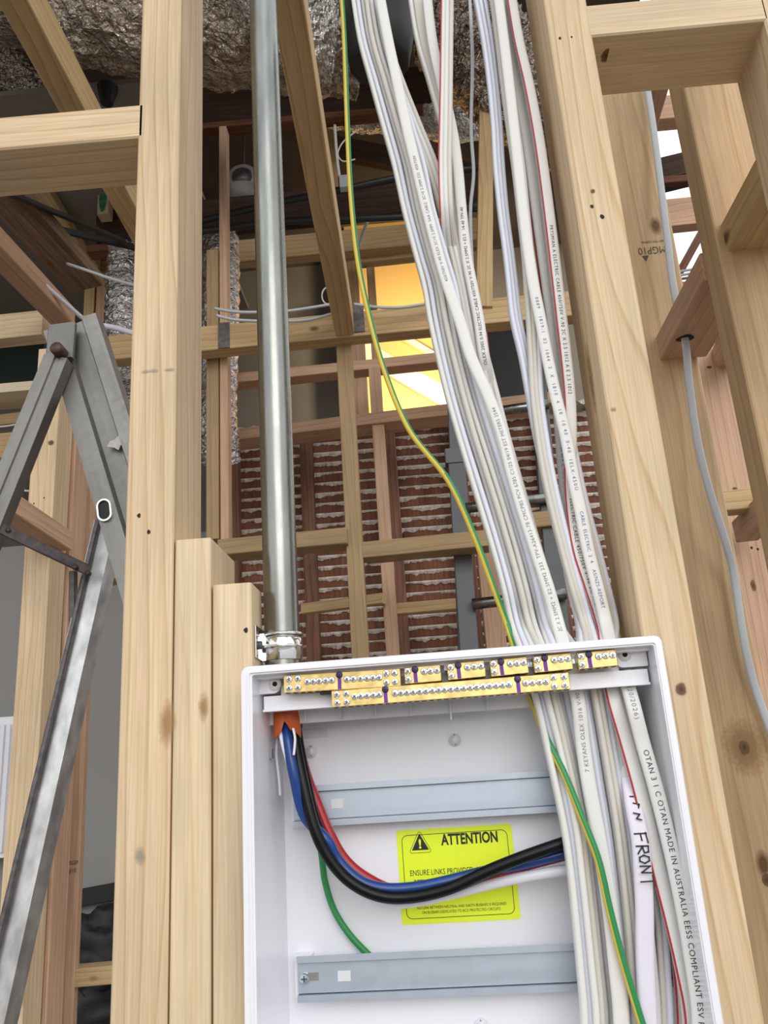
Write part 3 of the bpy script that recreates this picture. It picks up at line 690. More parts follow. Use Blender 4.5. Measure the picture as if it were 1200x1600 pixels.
Pd = Vector((sD.matrix_world.translation.x - .0244, W0 + .045, at(905, 560, W0).z))
spot('knot', sD, Pd, Y1, Z1, .012, .05, M['knotm'], .0004)
aG = at(1195, 33, W0)
timber('wall_stud', 'right-hand front stud cut off by the upper right corner', Vector((aG.x + .023, W0, 0)), Vector((aG.x + .023, W0, 2.75)), .0455, .09, 'pine', cat='stud')
# noggings of the near wall
nl = timber('nogging', 'thick nogging at upper left, fixed to the tall stud left of the conduit', at(-60, 212, W0), Vector((at(218, 300, W0).x, W0, at(-60, 212, W0).z)), .046, .079, 'pine', cat='nogging')
nl.matrix_world = frame(at(-60, 213, W0), at(219, 188, W0), (0, 1, 0))[0]
nr = timber('nogging', 'thick nogging at upper right, between the tall right stud and the corner stud', at(919, 32, W0), at(1193, 6, W0), .046, .092, 'pine2', cat='nogging')
P = at(948, 92, W0 + .03)
spot('knot', nr, Vector((P.x, W0 + .03, nr.matrix_world.translation.z - .0225)), Y1, X1, .012, .007, M['knot'], .0006)

# perpendicular wall to the right
YE, YF = 1.30, 1.0
a = at(1005, 143, YE)
sE = timber('wall_stud', 'wide-faced stud behind the tall right stud, with a stamp and a large knot', Vector((a.x - .045, YE, 0)), Vector((a.x - .045, YE, 2.9)), .10, .045, 'pine_w', cat='stud')
knot(sE, 1163, 1168, YE, .009, .012, True)
spot('knot', sE, at(1163, 1168, YE) - Y1 * .0001, X1, Z1, .038, .05, M['knotm'], .00015)
knot(sE, 1198, 1375, YE, .008, .010)
P = at(1040, 384, YE - .0006)
flat_text('stamp', 'MGP10', .0165, P, -X1, -Z1 * 1.25, M['inkw'], sE)
flat_text('stamp', 'LAM TIM E3FMA', .0062, at(1040, 374, YE - .0006), -X1, -Z1, M['inkw'], sE)
P = at(1009, 404, YE - .0006); inv = sE.matrix_world.inverted()
link('stamp', raw('tri', [inv @ (P + Vector(q)) for q in ((-.006, 0, .006), (.006, 0, .006), (0, 0, -.006))], [(0, 1, 2)]), M['inkw'], sE)
b = at(1068, 133, YF)
sF = timber('wall_stud', 'wide-faced stud at the right edge, nearest of the side wall', Vector((b.x + .05, YF, 0)), Vector((b.x + .05, YF, 2.9)), .10, .055, 'pine_w', cat='stud')
# noggings of the side wall running away from the camera
A = at(1137, 391, YF - .003)
timber('nogging', 'side-wall nogging at the right edge, nearest the corner stud', Vector((A.x + .045, YF, A.z)), Vector((A.x + .045, W0 + .03, A.z)), .09, .045, 'pine_y', D=(0, 0, 1), cat='nogging')
A = at(1031, 563, YE)
nb = timber('nogging', 'side-wall nogging with a drilled hole that the grey cable passes through', Vector((A.x + .04, YE, A.z)), Vector((A.x + .04, YF + .056, A.z)), .08, .045, 'pine_p', D=(0, 0, 1), cat='nogging')
C = atz(1070, 528, A.z)
spot('drilled_hole', nb, C, Y1, X1, .012, .013, M['hole'], .0006, wob=.3)
# studs beyond
YH = 1.9
a = at(1138, 602, YH)
sH = timber('wall_stud', 'pink stud beyond the wide stamped one, near the right edge', Vector((a.x - .045, YH, 0)), Vector((a.x - .045, YH, at(1100, 468, YH).z)), .10, .045, 'pine_p', cat='stud')
knot(sH, 1108, 574, YH, .008, .005); knot(sH, 1148, 764, YH, .007, .005); knot(sH, 1177, 915, YH, .007, .016); nail(sH, 1174, 856, YH, .003); nail(sH, 1184, 858, YH, .003)
hbeam('brown nogging across the pink stud at the right edge', (1131, 782), 1.72, (1215, 774), None, .045, .05, 'pine_y')
timber('nogging', 'small diagonal nogging below the brown one at the right edge', at(1168, 846, 1.85), at(1225, 795, 1.6), .05, .05, 'pine_p', D=(0, .3, 1), cat='nogging')
timber('nogging', 'small pinkish block between the pink stud and the right-edge stud', at(1128, 585, 2.0), at(1150, 548, 1.75), .05, .05, 'pine_p', D=(0, .3, 1), cat='nogging')
# beyond right: beams, tarp and boards against the sky
hbeam('pink-brown rafter plate high in the gap beside the corner nogging', (985, 172), 2.3, (1110, 160), None, .095, .06, 'pine_p', 'wall_plate', 'plate')
timber('rafter', 'pink rafter edge slanting beside the grey cable at the upper right', at(1014, 200, 2.2), at(1040, 110, 2.0), .05, .05, 'pine_p', cat='rafter')
timber('awning_sheet', 'black roof sheet showing against the sky in the right-hand gap', at(975, 277, 2.9), at(1160, 232, 2.9), .105, .10, 'dark', cat='sheet')
hbeam('thin brown batten below the black sheet in the right-hand gap', (1000, 283), 2.7, (1120, 274), None, .03, .03, 'lath', 'old_batten', 'batten')
kb = hbeam('brown knotty beam against the sky in the right-hand gap', (985, 338), 2.6, (1130, 323), None, .115, .05, 'pine_p', 'lintel_beam', 'beam')
knot(kb, 1048, 352, 2.6, .014, .012)
timber('rafter', 'thin dark rafter across the lower patch of sky at the right', at(1062, 425, 2.9), at(1098, 360, 2.9), .03, .04, 'redwood', cat='rafter')
for i, (y, c) in enumerate(((424, 'wgrey'), (430, 'wgrey'), (436, 'steel'))):
    pipe(('upper', 'middle', 'lowest')[i] + ' of three grey cables crossing the lower patch of sky at the right', [at(1045, y + 3, 2.8), at(1100, y - 6, 2.8)], .005, c, 'cable', 'cable', 6)
pipe('short red pipe below the three grey cables at the right', [at(1045, 449, 2.75), at(1090, 443, 2.75)], .014, 'red')
Yb = 3.2
for (y, h, mt, lab) in ((600, .10, 'dark', 'dark board high behind the right-edge stud'), (651, .055, 'pine_p', 'brown board under the white patch at the right edge'), (689, .035, 'pine2', 'cream board below the orange strip at the right edge'),
                        (706, .03, 'dark', 'dark board between the cream and pink boards at the right edge'), (730, .07, 'pine_p', 'pink board low behind the right-edge stud'), (754, .04, 'dark', 'dark board above the brown nogging at the right edge'), (870, .12, 'redwood', 'red-brown board low at the right edge, below the diagonal nogging'), (480, .22, 'dark', 'broad dark board behind the drilled nogging')):
    hbeam(lab, (1100, y + 5), Yb, (1235, y - 6), None, h, .03, mt, 'cladding_board', 'board')
pipe('orange pipe between boards at the right edge', [at(1120, 678, Yb), at(1215, 670, Yb)], .018, 'orange')
a = at(1010, 960, 3.6); 
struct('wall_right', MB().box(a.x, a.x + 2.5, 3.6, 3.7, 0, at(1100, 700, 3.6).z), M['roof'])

# grey cable on the side wall
def sweep_flat(name, pts, w, t, mats, parent=None, tw=None, seg=6):
    n = len(pts); sec = []
    r = t / 2; h = w / 2 - r
    for k in range(seg + 1):
        a = -math.pi / 2 + math.pi * k / seg; sec.append((h + r * math.cos(a), r * math.sin(a)))
    for k in range(seg + 1):
        a = math.pi / 2 + math.pi * k / seg; sec.append((-h + r * math.cos(a), r * math.sin(a)))
    m = len(sec); V = []; Fc = []; fr = []
    for i, p in enumerate(pts):
        T = (pts[min(i + 1, n - 1)] - pts[max(i - 1, 0)]).normalized()
        N = Vector((0, -1, 0)); N = (N - T * N.dot(T)).normalized(); B = N.cross(T) * -1
        a = tw(i / (n - 1)) if callable(tw) else (tw or 0)
        Bt = B * math.cos(a) + N * math.sin(a); Nt = N * math.cos(a) - B * math.sin(a)
        fr.append((p, T, Bt, Nt)); V += [p + Bt * s[0] + Nt * s[1] for s in sec]
    for i in range(n - 1):
        for k in range(m): Fc.append((i * m + k, i * m + (k + 1) % m, (i + 1) * m + (k + 1) % m, (i + 1) * m + k))
    Fc += [tuple(range(m))[::-1], tuple(range((n - 1) * m, n * m))]
    return link(name, mesh(name, V, Fc, True), mats, parent), fr
gp = [at(1008, 120, YE - .02), at(1018, 180, YE - .02), at(1030, 270, YE - .02), at(1040, 360, YE - .02), at(1056, 440, YE - .03), atz(1064, 490, nb.matrix_world.translation.z) , C.copy(), at(1077, 600, YE - .09), at(1090, 690, YE - .07), at(1108, 765, YE - .05), at(1133, 845, YE - .03), at(1147, 900, YE - .02), at(1162, 1000, YE - .015), at(1180, 1075, YE - .012), at(1205, 1145, YE - .012), at(1235, 1220, YE - .012)]
gp[5] = C + Vector((-.003, .02, .09))
gp = [at(1008, 120, YE - .02), at(1018, 180, YE - .02), at(1030, 270, YE - .03), at(1041, 360, YE - .05), C + Vector((-.001, .005, .09)), C, at(1077, 600, C.y), at(1090, 690, C.y), at(1108, 765, C.y + .01), at(1133, 845, C.y + .03), at(1147, 900, C.y + .05), at(1162, 1000, YE - .02), at(1180, 1075, YE - .012), at(1205, 1145, YE - .012), at(1235, 1220, YE - .012)]
gcab, _ = sweep_flat('cable', catmull(gp, 6), .0125, .006, M['wgrey'])
tag(gcab, 'single flat grey cable threaded through the drilled nogging on the right', 'cable')

# ------------------------------------------------------------------ steel conduit and saddle
YC = .80
c0 = at(442, 1015, YC); ct = Vector((c0.x, c0.y, 2.7))
x_t = at(411, 0, YC)
cb = Vector((c0.x, c0.y, at(447, 1140, YC).z))
cn = tag(link('conduit', tube_mesh([cb + (Vector((x_t.x, YC, x_t.z)) - cb) * (k / 20. * 1.25) for k in range(21)], .0172, 48, cap=False), M['galv']), 'galvanised steel conduit rising from the top of the switchboard', 'conduit')
zs = at(442, 1012, YC).z
sd = empty('pipe_saddle', loc=(c0.x, YC, zs)); tag(sd, 'shiny steel saddle clamp strapping the conduit just above the switchboard', 'clamp'); bpy.context.view_layer.update()
def band(z0, z1, r):
    V = []; Fc = []; n = 40
    for k in range(n + 1):
        a = math.radians(-100 + 290 * k / n)
        for rr in (r, r + .0014):
            for z in (z0, z1): V.append((math.sin(a) * rr, -math.cos(a) * rr, z))
    for k in range(n):
        b = k * 4
        for q in ((0, 1, 5, 4), (2, 6, 7, 3), (0, 4, 6, 2), (1, 3, 7, 5)): Fc.append(tuple(b + i for i in q))
    return mesh('band', V, Fc, True)
link('strap', band(-.013, .013, .0176), M['chrome'], sd)
link('strap_bead', band(.0105, .013, .0188), M['chrome'], sd); link('strap_bead', band(-.001, .001, .0188), M['chrome'], sd)
fx = at(392, 912, W0).x + .0006 - c0.x
fl = MB().box(fx, fx + .0015, -.040, -.008, -.013, .017); link('flange', fl.mesh(), M['chrome'], sd)
link('flange', MB().box(fx, -.012, -.0125, -.011, -.013, .013).mesh(), M['chrome'], sd)
link('screw', tube_mesh([Vector((fx + .001, -.026, 0)), Vector((fx + .004, -.026, 0))], .004, 12, ref=Vector((0, -1, 0))), M['steel'], sd)

# ------------------------------------------------------------------ SWITCHBOARD
ph = math.radians(2.6)
BX = Vector((math.cos(ph), -math.sin(ph), 0)); BY = Vector((math.sin(ph), math.cos(ph), 0)); BZ = Vector((0, 0, 1))
BO = at(376, 1042, .705)
m4 = Matrix((BX, BY, BZ)).transposed().to_4x4(); m4.translation = BO
box = empty('switchboard', m4); tag(box, 'open white switchboard enclosure full of cables, mounted between the studs', 'switchboard')
bpy.context.view_layer.update()
binv = m4.inverted()
def bl(px, py, v=0.0):            # pixel -> local point of the board at depth v
    return binv @ atplane(px, py, BO + BY * v, BY)
BW = bl(1032, 984, 0).x; BH = .42; DP = .095
TOPZ = 0.0
print('BOARD', BW, bl(1028, 984), bl(382, 1600), bl(1133, 1600))
rw = .0098; rt = .0075
def ring(name, x0, x1, z0, z1, w_l, w_r, w_t, w_b, y0, y1, mat, r=.006):
    def rr(x0, x1, z0, z1, r):
        o = []
        for cx, cz, a0 in ((x1 - r, z1 - r, 0), (x0 + r, z1 - r, 90), (x0 + r, z0 + r, 180), (x1 - r, z0 + r, 270)):
            for k in range(6):
                a = math.radians(a0 + 90 * k / 5); o.append((cx + r * math.cos(a), cz + r * math.sin(a)))
        return o
    O = rr(x0, x1, z0, z1, r); I = rr(x0 + w_l, x1 - w_r, z0 + w_b, z1 - w_t, .002); n = len(O)
    V = [(p[0], y0 + .0015, p[1]) for p in O] + [(p[0] * .996 + .002 * (x0 + x1) / 2, y0, p[1] - .001 * (1 if p[1] > (z0 + z1) / 2 else -1)) for p in O] + [(p[0], y0, p[1]) for p in I] + [(p[0], y1, p[1]) for p in I] + [(p[0], y1, p[1]) for p in O]
    Fc = [(r_ * n + k, r_ * n + (k + 1) % n, ((r_ + 1) % 5) * n + (k + 1) % n, ((r_ + 1) % 5) * n + k) for r_ in range(5) for k in range(n)]
    return link(name, mesh(name, V, Fc), mat, box)
ring('front_frame', 0, BW, -BH, 0, rw, rw * .75, rt, rt, 0, .012, M['pvc'])
ring('frame_lip', rw * .55, BW - rw * .4, -BH + rt * .5, -rt * .5, .0022, .0022, .0022, .0022, -.0015, .004, M['pvc'], .004)
# enclosure body: side walls with draft, slotted top for the cables
def quadbox(pts_in, pts_out, name, mat):
    V = list(pts_in) + list(pts_out); return link(name, mesh(name, V, [(0, 1, 2, 3), (7, 6, 5, 4), (0, 4, 5, 1), (1, 5, 6, 2), (2, 6, 7, 3), (3, 7, 4, 0)]), mat, box)
dr = .004
xa, xb = rw, BW - rw * .75; za, zb = -rt, -BH + rt
quadbox([(xa, .012, za), (xa + dr, DP, za), (xa + dr, DP, zb), (xa, .012, zb)], [(xa - .002, .012, za), (xa + dr - .002, DP, za), (xa + dr - .002, DP, zb), (xa - .002, .012, zb)], 'side_wall', M['pvc'])
quadbox([(xb, .012, za), (xb - dr, DP, za), (xb - dr, DP, zb), (xb, .012, zb)], [(xb + .002, .012, za), (xb - dr + .002, DP, za), (xb - dr + .002, DP, zb), (xb, .012, zb)], 'side_wall', M['pvc'])
link('back_panel', MB().box(xa, xb, DP, DP + .0025, zb, za).mesh(), M['pvc'], box)
link('bottom_wall', MB().box(xa, xb, .012, DP, zb, zb + .0025).mesh(), M['pvc'], box)
xs = bl(785, 1000, .09).x - .006; xe = bl(985, 985, .09).x + .01
tw = MB(); tw.box(xa, xs, .012, DP, za - .0025, za); tw.box(xs, xe, .012, .040, za - .0025, za); tw.box(xe, xb, .012, DP, za - .0025, za)
link('top_wall', tw.mesh(), M['pvc'], box)
# back-panel moulded bosses
def boss(px, py, r=.0055):
    P = bl(px, py, DP)
    link('boss', tube_mesh([P + Vector((0, .001, 0)), P - Vector((0, .003, 0)), P - Vector((0, .0032, 0)), P - Vector((0, .0008, 0))], r, 24, rfn=lambda i, a: (r, r, r * .72, r * .68)[i], ref=Z1), M['pvc'], box)
    link('boss', tube_mesh([P + Vector((0, .001, 0)), P - Vector((0, .0022, 0))], r * .3, 12, ref=Z1), M['pvcd'], box)
boss(711, 1156); boss(487, 1174); boss(752, 1603, .006)
Q_ = binv @ at(418, 1178, .755)
link('screw_hole', MB().box(xa + .0012, xa + .0045, Q_.y - .003, Q_.y + .003, Q_.z - .004, Q_.z + .004).mesh(), M['fit'], box)
P = bl(490, 1146, DP); link('knockout', MB().box(P.x - .012, P.x + .013, DP - .0006, DP, P.z - .0045, P.z + .0045).mesh(), M['pvcd'], box)
# busbar carrier: corner tabs, ledges, skirt with ribs
VC = .024
def cbox(name, a, b, v0, v1, mat, z0=None):     # a,b pixel corners (top-left, bottom-right) read at depth v0
    A = bl(a[0], a[1], v0); B = bl(b[0], b[1], v0)
    return link(name, MB().box(A.x, B.x, v0, v1, B.z, A.z).mesh(), mat, box)
zt1 = -rt - .0015
def tab(px0, px1, pz, hx, hy):
    A = bl(px0, 1060, VC); B = bl(px1, 1060, VC); zb_ = pz
    r = .006; poly = [(A.x, zt1), (B.x, zt1)]
    if px0 < 500:
        poly += [(B.x - r + r * math.cos(-t * math.pi / 10), zb_ + r + r * math.sin(-t * math.pi / 10)) for t in range(6)] + [(A.x, zb_)]
    else:
        poly += [(B.x, zb_)] + [(A.x + r - r * math.sin(t * math.pi / 10), zb_ + r - r * math.cos(t * math.pi / 10)) for t in range(6)]
    mb = MB().prism(poly, lambda p, t: (p[0], t, p[1]), VC, VC + .02); link('fixing_tab', mb.mesh(), M['pvc'], box)
    P = bl(hx, hy, VC)
    link('screw_boss', tube_mesh([P + Vector((0, .001, 0)), P - Vector((0, .0015, 0))], .0055, 20, ref=Z1), M['pvc'], box)
    link('screw_hole', tube_mesh([P - Vector((0, .0014, 0)), P - Vector((0, .0018, 0))], .0022, 14, ref=Z1), M['hole'], box)
zl = bl(420, 1084, VC).z
tab(396, 437, zl, 430, 1069); tab(966, 1016, bl(1000, 1041, VC).z, 976, 1023)
zr1 = bl(420, 1088, VC).z; zr2 = bl(420, 1112, VC).z
link('carrier_plate', MB().box(bl(437, 1060, VC).x, bl(966, 1030, VC).x, VC + .004, VC + .008, zl - .002, zt1 - .006).mesh(), M['pvcd'], box)
link('carrier_ledge', MB().box(xa + .004, xb - .003, VC, VC + .018, zr2 + .0005, zr1).mesh(), M['pvc'], box)
link('carrier_ledge', MB().box(xa + .004, xb - .003, VC - .004, VC + .0, zr2 - .0002, zr2 + .0015).mesh(), M['pvc'], box)
sk0 = bl(418, 1112, VC + .03); sk1 = bl(826, 1080, VC + .03)
mb = MB(); mb.box(sk0.x, sk1.x, VC + .03, VC + .032, zr2 - .010, zr2 + .002)
link('carrier_skirt', mb.mesh(), M['pvcd'], box)
mb = MB()
for px in (477, 532, 587, 642, 704, 762): 
    q = bl(px, 1110, VC + .028).x; hh = .016 if px == 704 else .009
    link('carrier_rib', MB().box(q - .0007, q + .0007, VC + .026, VC + .031, zr2 - hh, zr2 + .003).mesh(), M['pvcd'], box)
for px in (655, 712, 782, 850, 920):       # clips over the small bars
    q = bl(px, 1035, VC).x; mb = MB().box(q - .010, q + .010, VC - .012, VC + .006, zt1 - .0055, zt1 - .0005); link('bar_clip', mb.mesh(), M['pvcd'], box)
for px in (676, 743, 812, 880, 948):
    q = bl(px, 1035, VC).x; mb = MB().box(q - .001, q + .001, VC - .004, VC + .005, zt1 - .010, zt1); link('carrier_rib', mb.mesh(), M['pvcd'], box)
# screws
sm = None
def screw_meshes():
    seg = 20; r = .0029
    me = tube_mesh([Vector((0, .002, 0)), Vector((0, -.0006, 0)), Vector((0, -.0013, 0)), Vector((0, -.00145, 0))], r, seg, rfn=lambda i, a: (r, r, r * .82, r * .3)[i], ref=Z1)
    mb = MB(); mb.box(-.0017, .0017, -.0018, -.0015, -.00032, .00032); mb.box(-.00032, .00032, -.0018, -.0015, -.0017, .0017)
    # merge: head uses slot 0, cross uses slot 1
    v = [tuple(q.co) for q in me.vertices] + mb.v; k = len(me.vertices)
    f = [tuple(p.vertices) for p in me.polygons] + [tuple(k + i for i in q) for q in mb.f]
    mi = [0] * len(me.polygons) + [1] * len(mb.f)
    r_ = mesh('screw', v, f, False, mi); return r_
sm = screw_meshes(); sm.materials.append(M['screw']); sm.materials.append(M['slot'])
smd = sm.copy(); smd.materials.clear(); smd.materials.append(M['screwd']); smd.materials.append(M['slot'])
VB = .008
def busbar(a, b, h, mids, quads, darks, up=.0):
    A = bl(*a, VB); B = bl(*b, VB); d = (B - A); Ln = d.length; ang = math.atan2(d.z, d.x)
    m_ = Matrix.Translation(A) @ Matrix.Rotation(-ang, 4, 'Y')
    mb = MB(); mb.box(0, Ln, 0, .010, -h / 2, h / 2)
    me = mb.mesh('busbar')
    bm = bmesh.new(); bm.from_mesh(me); bmesh.ops.bevel(bm, geom=bm.edges[:], offset=.0005, segments=1, affect='EDGES'); bm.to_mesh(me); bm.free()
    o = link('busbar', me, M['brass'], box); o.matrix_basis = m_
    def sc(x, z, dark=False):
        s = bpy.data.objects.new('screw', smd if dark else sm); COL.objects.link(s); s.parent = o
        s.matrix_basis = Matrix.Translation((x, 0, z)) @ Matrix.Rotation(random.uniform(-.7, .7), 4, 'Y')
    for x in mids:
        sc(x * Ln, h * .06 + up * h)
    for x in quads: sc(x * Ln, h * .26); sc(x * Ln, -h * .24)
    for x in darks:
        sc(x * Ln, h * .33, True)
        link('marker_stripe', MB().box(x * Ln - .0016, x * Ln + .0016, -.0003, .0005, -h * .46, h * .14).mesh(), M['purple'], o)
    # cable-entry holes along the lower edge
    mb = MB(); n = max(4, int(Ln / .0062))
    for k in range(n):
        x = Ln * (k + .5) / n; mb.box(x - .0018, x + .0018, .002, .008, -h / 2 - .0002, -h / 2 + .001)
    link('entry_holes', mb.mesh(), M['hole'], o)
    return o
def fr(x0, x1, xs_): return [(q - x0) / (x1 - x0) for q in xs_]
busbar((443, 1069), (626, 1058), .0150, fr(443, 626, (481, 490, 499.5, 510, 519, 543, 553, 564, 574, 583.5, 593)), fr(443, 626, (452, 466, 604, 617)), fr(443, 626, (531,)))
busbar((518, 1092.5), (890, 1063.5), .0138, fr(518, 890, (555, 565, 575, 585, 594, 619, 628.5, 638, 648, 658, 668, 678, 688, 697, 707, 717, 727, 737, 747, 757, 767, 777, 787, 797, 823, 833, 844, 854)), fr(518, 890, (527, 542, 866, 882)), fr(518, 890, (604, 811)))
for a, b in (((632, 1056), (689, 1051)), ((699, 1050), (758, 1044)), ((766, 1044.5), (825, 1038.5)), ((834, 1038.5), (894, 1032.5)), ((903, 1033), (964, 1027))):
    busbar(a, b, .0137, (.54, .72, .90), (.10,), (.30,), .10)
# insulating strip between bar rows
mb = MB(); A = bl(500, 1083, VB + .004); B = bl(880, 1052, VB + .004)
o = bar('bar_separator', BO + BX * A.x + BY * (VB + .003) + BZ * A.z, BO + BX * B.x + BY * (VB + .003) + BZ * B.z, .0022, .010, M['black'], parent=box, c=.0003)
# DIN rails
def din(a, b, Hh=.035):
    v0 = .076
    A = bl(*a, v0); B = bl(*b, v0); zc = (A.z + B.z) / 2; x0 = A.x; x1 = xb - .006; h = Hh / 2
    t = .0012
    g = .0009
    P = [(0, h), (0, h - .004), (.0075, h - .004), (.0075, -h + .004), (0, -h + .004), (0, -h), (-t, -h), (-t, -h + .004 + t), (.0062, -h + .004 + t), (.0062, -h + .004 + t + g), (.0028, -h + .004 + t + g), (.0028, h - .004 - t - g), (.0062, h - .004 - t - g), (.0062, h - .004 - t), (-t, h - .004 - t), (-t, h)]
    P = [(p[0] + t, p[1]) for p in P]
    mb = MB().prism(P, lambda p, t_: (t_, v0 + p[0], zc + p[1]), x0, x1)
    o = link('din_rail', mb.mesh(), M['rail'], box)
    link('rail_stand', MB().box(x0 - .003, x0 + .012, v0 + .0075, DP, zc - h * .95, zc + h * 1.0).mesh(), M['pvc'], box)
    link('rail_stand', MB().box(x1 - .012, x1 + .003, v0 + .0075, DP, zc - h * .95, zc + h * 1.0).mesh(), M['pvc'], box)
    for px, w_ in ((0, .010),):
        xx = x0 + .040; link('slot_hole', MB().box(xx - .0055, xx + .0055, v0 + .0036, v0 + .0048, zc - .0035, zc + .0045).mesh(), M['pvcd'], o)
    xx = x0 + .012; link('slot_hole', MB().box(xx - .003, xx + .006, v0 + .0036, v0 + .0048, zc - .002, zc + .004).mesh(), M['fit'], o)
    s = bpy.data.objects.new('screw', sm); COL.objects.link(s); s.parent = o; s.matrix_basis = Matrix.Translation((x0 + .006, v0 + .0028, zc)) @ Matrix.Diagonal((1.5, 1.6, 1.5, 1))
    return o
din((457, 1262), (870, 1235)); din((464, 1534), (905, 1508))
# sticker
sp = (bl(620, 1298, DP), bl(799, 1287, DP), bl(813, 1435, DP), bl(628, 1446, DP))
ang = math.atan2(sp[1].z - sp[0].z, sp[1].x - sp[0].x)
Wd = ((sp[1] - sp[0]).length + (sp[2] - sp[3]).length) / 2; Hd = ((sp[3] - sp[0]).length + (sp[2] - sp[1]).length) / 2
cen = (sp[0] + sp[1] + sp[2] + sp[3]) / 4; cen.y = DP - .0004
stk = link('warning_label', MB().prism([(q[0] * (Wd / 2 - .002) + cx * .002 * 1, q[1] * (Hd / 2 - .002) + cz * .002) for q, lst in (((1, 1), ((1, .2), (.2, 1))), ((-1, 1), ((-.2, 1), (-1, .2))), ((-1, -1), ((-1, -.2), (-.2, -1))), ((1, -1), ((.2, -1), (1, -.2)))) for cx, cz in lst], lambda p, t: (p[0], t, p[1]), -.0002, .0003).mesh(), M['sticker'], box)
stk.matrix_basis = Matrix.Translation(cen) @ Matrix.Rotation(-ang, 4, 'Y'); stk['label'] = 'fluorescent yellow warning sticker'
bpy.context.view_layer.update()
def stext(s, x, z, size, bold=0, sx=1.0, mat='ink', name='lettering'):
    v, f = text_data(s, size, bold)
    wd = max(q[0] for q in v)
    return link(name, raw(name, [(x + q[0] * sx, -.0004, z + q[1]) for q in v], f), M[mat], stk), wd * sx
def stfit(s, x0, x1, z, size, bold=0, mat='ink'):
    v, f = text_data(s, size, bold); a = min(q[0] for q in v); b = max(q[0] for q in v); k = (x1 - x0) / (b - a)
    return link('lettering', raw('lettering', [(x0 + (q[0] - a) * k, -.0004, z + q[1]) for q in v], f), M[mat], stk)
stfit('ATTENTION', -.012, Wd / 2 - .013, .0245, .0125, .0004)
stfit('ENSURE LINKS PROVIDED ARE FITTED', -Wd / 2 + .010, Wd / 2 - .010, .0005, .0066)
stfit('BETWEEN NEUTRAL AND EARTH', -Wd / 2 + .013, Wd / 2 - .012, -.0075, .0066)
stfit('BUSBARS', -.009, .011, -.0150, .0060)
stfit('NO LINK BETWEEN NEUTRAL AND EARTH BUSBARS IS REQUIRED', -Wd / 2 + .014, Wd / 2 - .011, -.0268, .0032)
stfit('ON BUSBARS DEDICATED TO RCD PROTECTED CIRCUITS.', -Wd / 2 + .018, Wd / 2 - .016, -.0306, .0032)
def outline(pts, w, mat='ink', closed=True):
    V = []; n = len(pts); c = Vector((sum(p[0] for p in pts) / n, sum(p[1] for p in pts) / n))
    for i, p in enumerate(pts):
        a = Vector(pts[i - 1]); b = Vector(pts[(i + 1) % n]); t = (b - a).normalized(); nn = Vector((-t.y, t.x))
        for s in (-w / 2, w / 2): V.append((p[0] + nn.x * s, -.0004, p[1] + nn.y * s))
    return link('border', raw('border', V, [(2 * i, 2 * i + 1, 2 * ((i + 1) % n) + 1, 2 * ((i + 1) % n)) for i in range(n)]), M[mat], stk)
def rrect(hx, hz, r):
    o = []
    for cx, cz, a0 in ((hx - r, hz - r, 0), (-hx + r, hz - r, 90), (-hx + r, -hz + r, 180), (hx - r, -hz + r, 270)):
        o += [(cx + r * math.cos(math.radians(a0 + 15 * k)), cz + r * math.sin(math.radians(a0 + 15 * k))) for k in range(7)]
    return o
outline(rrect(Wd / 2 - .0045, Hd / 2 - .0045, .005), .0005)
tx, tz = -Wd / 2 + .0205, .0275
def tri(s): return [(tx, tz + s * 1.0), (tx - s * .98, tz - s * .8), (tx + s * .98, tz - s * .8)]
V = [(q[0], -.0004, q[1]) for q in tri(.0078)]; link('warning_triangle', raw('t', V, [(0, 1, 2)]), M['ink'], stk)
big = tri(.0105); rr_ = []
for i in range(3):
    a = Vector(big[i - 1]); p = Vector(big[i]); b = Vector(big[(i + 1) % 3])
    rr_ += [tuple(p.lerp(a, .12)), tuple(p.lerp(p.lerp(a, .12).lerp(p.lerp(b, .12), .5), .6)), tuple(p.lerp(b, .12))]
outline(rr_, .0004)
v, f = text_data('!', .0115, .0004); cxm = (max(q[0] for q in v) + min(q[0] for q in v)) / 2
link('warning_triangle', raw('ex', [(tx + q[0] - cxm, -.0006, tz - .0046 + q[1] * .92) for q in v], f), M['sticker'], stk)

# orange collar and submains
CV = .050
def bw(px, py, v): return atplane(px, py, BO + BY * v, BY)
ca = bw(448, 1108, CV + .01); cb_ = bw(449, 1148, CV)
cpts = [ca + BZ * .012, ca, ca.lerp(cb_, .5), cb_]
def collar():
    V = []; n = 28; rows = [ca + BZ * .012, ca, cb_]
    for i, p in enumerate(rows):
        for k in range(n):
            a = 2 * math.pi * k / n
            dz = 0
            aw = a if a < math.pi else a - 2 * math.pi
            if i == 2: dz = .0035 * math.sin(a * 2 + 1) + .010 * max(0, 1 - abs(aw - .05) / .32)
            for r in (.0122, .0110):
                V.append(p + BX * math.sin(a) * r - BY * math.cos(a) * r + BZ * dz)
    Fc = []
    for i in range(2):
        for k in range(n):
            k2 = (k + 1) % n
            for s in (0, 1):
                Fc.append(((i * n + k) * 2 + s, (i * n + k2) * 2 + s, ((i + 1) * n + k2) * 2 + s, ((i + 1) * n + k) * 2 + s))
    for k in range(n): Fc.append(((2 * n + k) * 2, (2 * n + (k + 1) % n) * 2, (2 * n + (k + 1) % n) * 2 + 1, (2 * n + k) * 2 + 1))
    return mesh('collar', V, Fc, True)
tag(link('conduit_collar', collar(), M['orange']), 'torn orange conduit collar just inside the top left of the switchboard', 'conduit')
def sub(label, pts, r, mat, name='power_cable'):
    return tag(link(name, tube_mesh(catmull([bw(*p) for p in pts], 8), r, 20), M[mat]), label, 'cable')
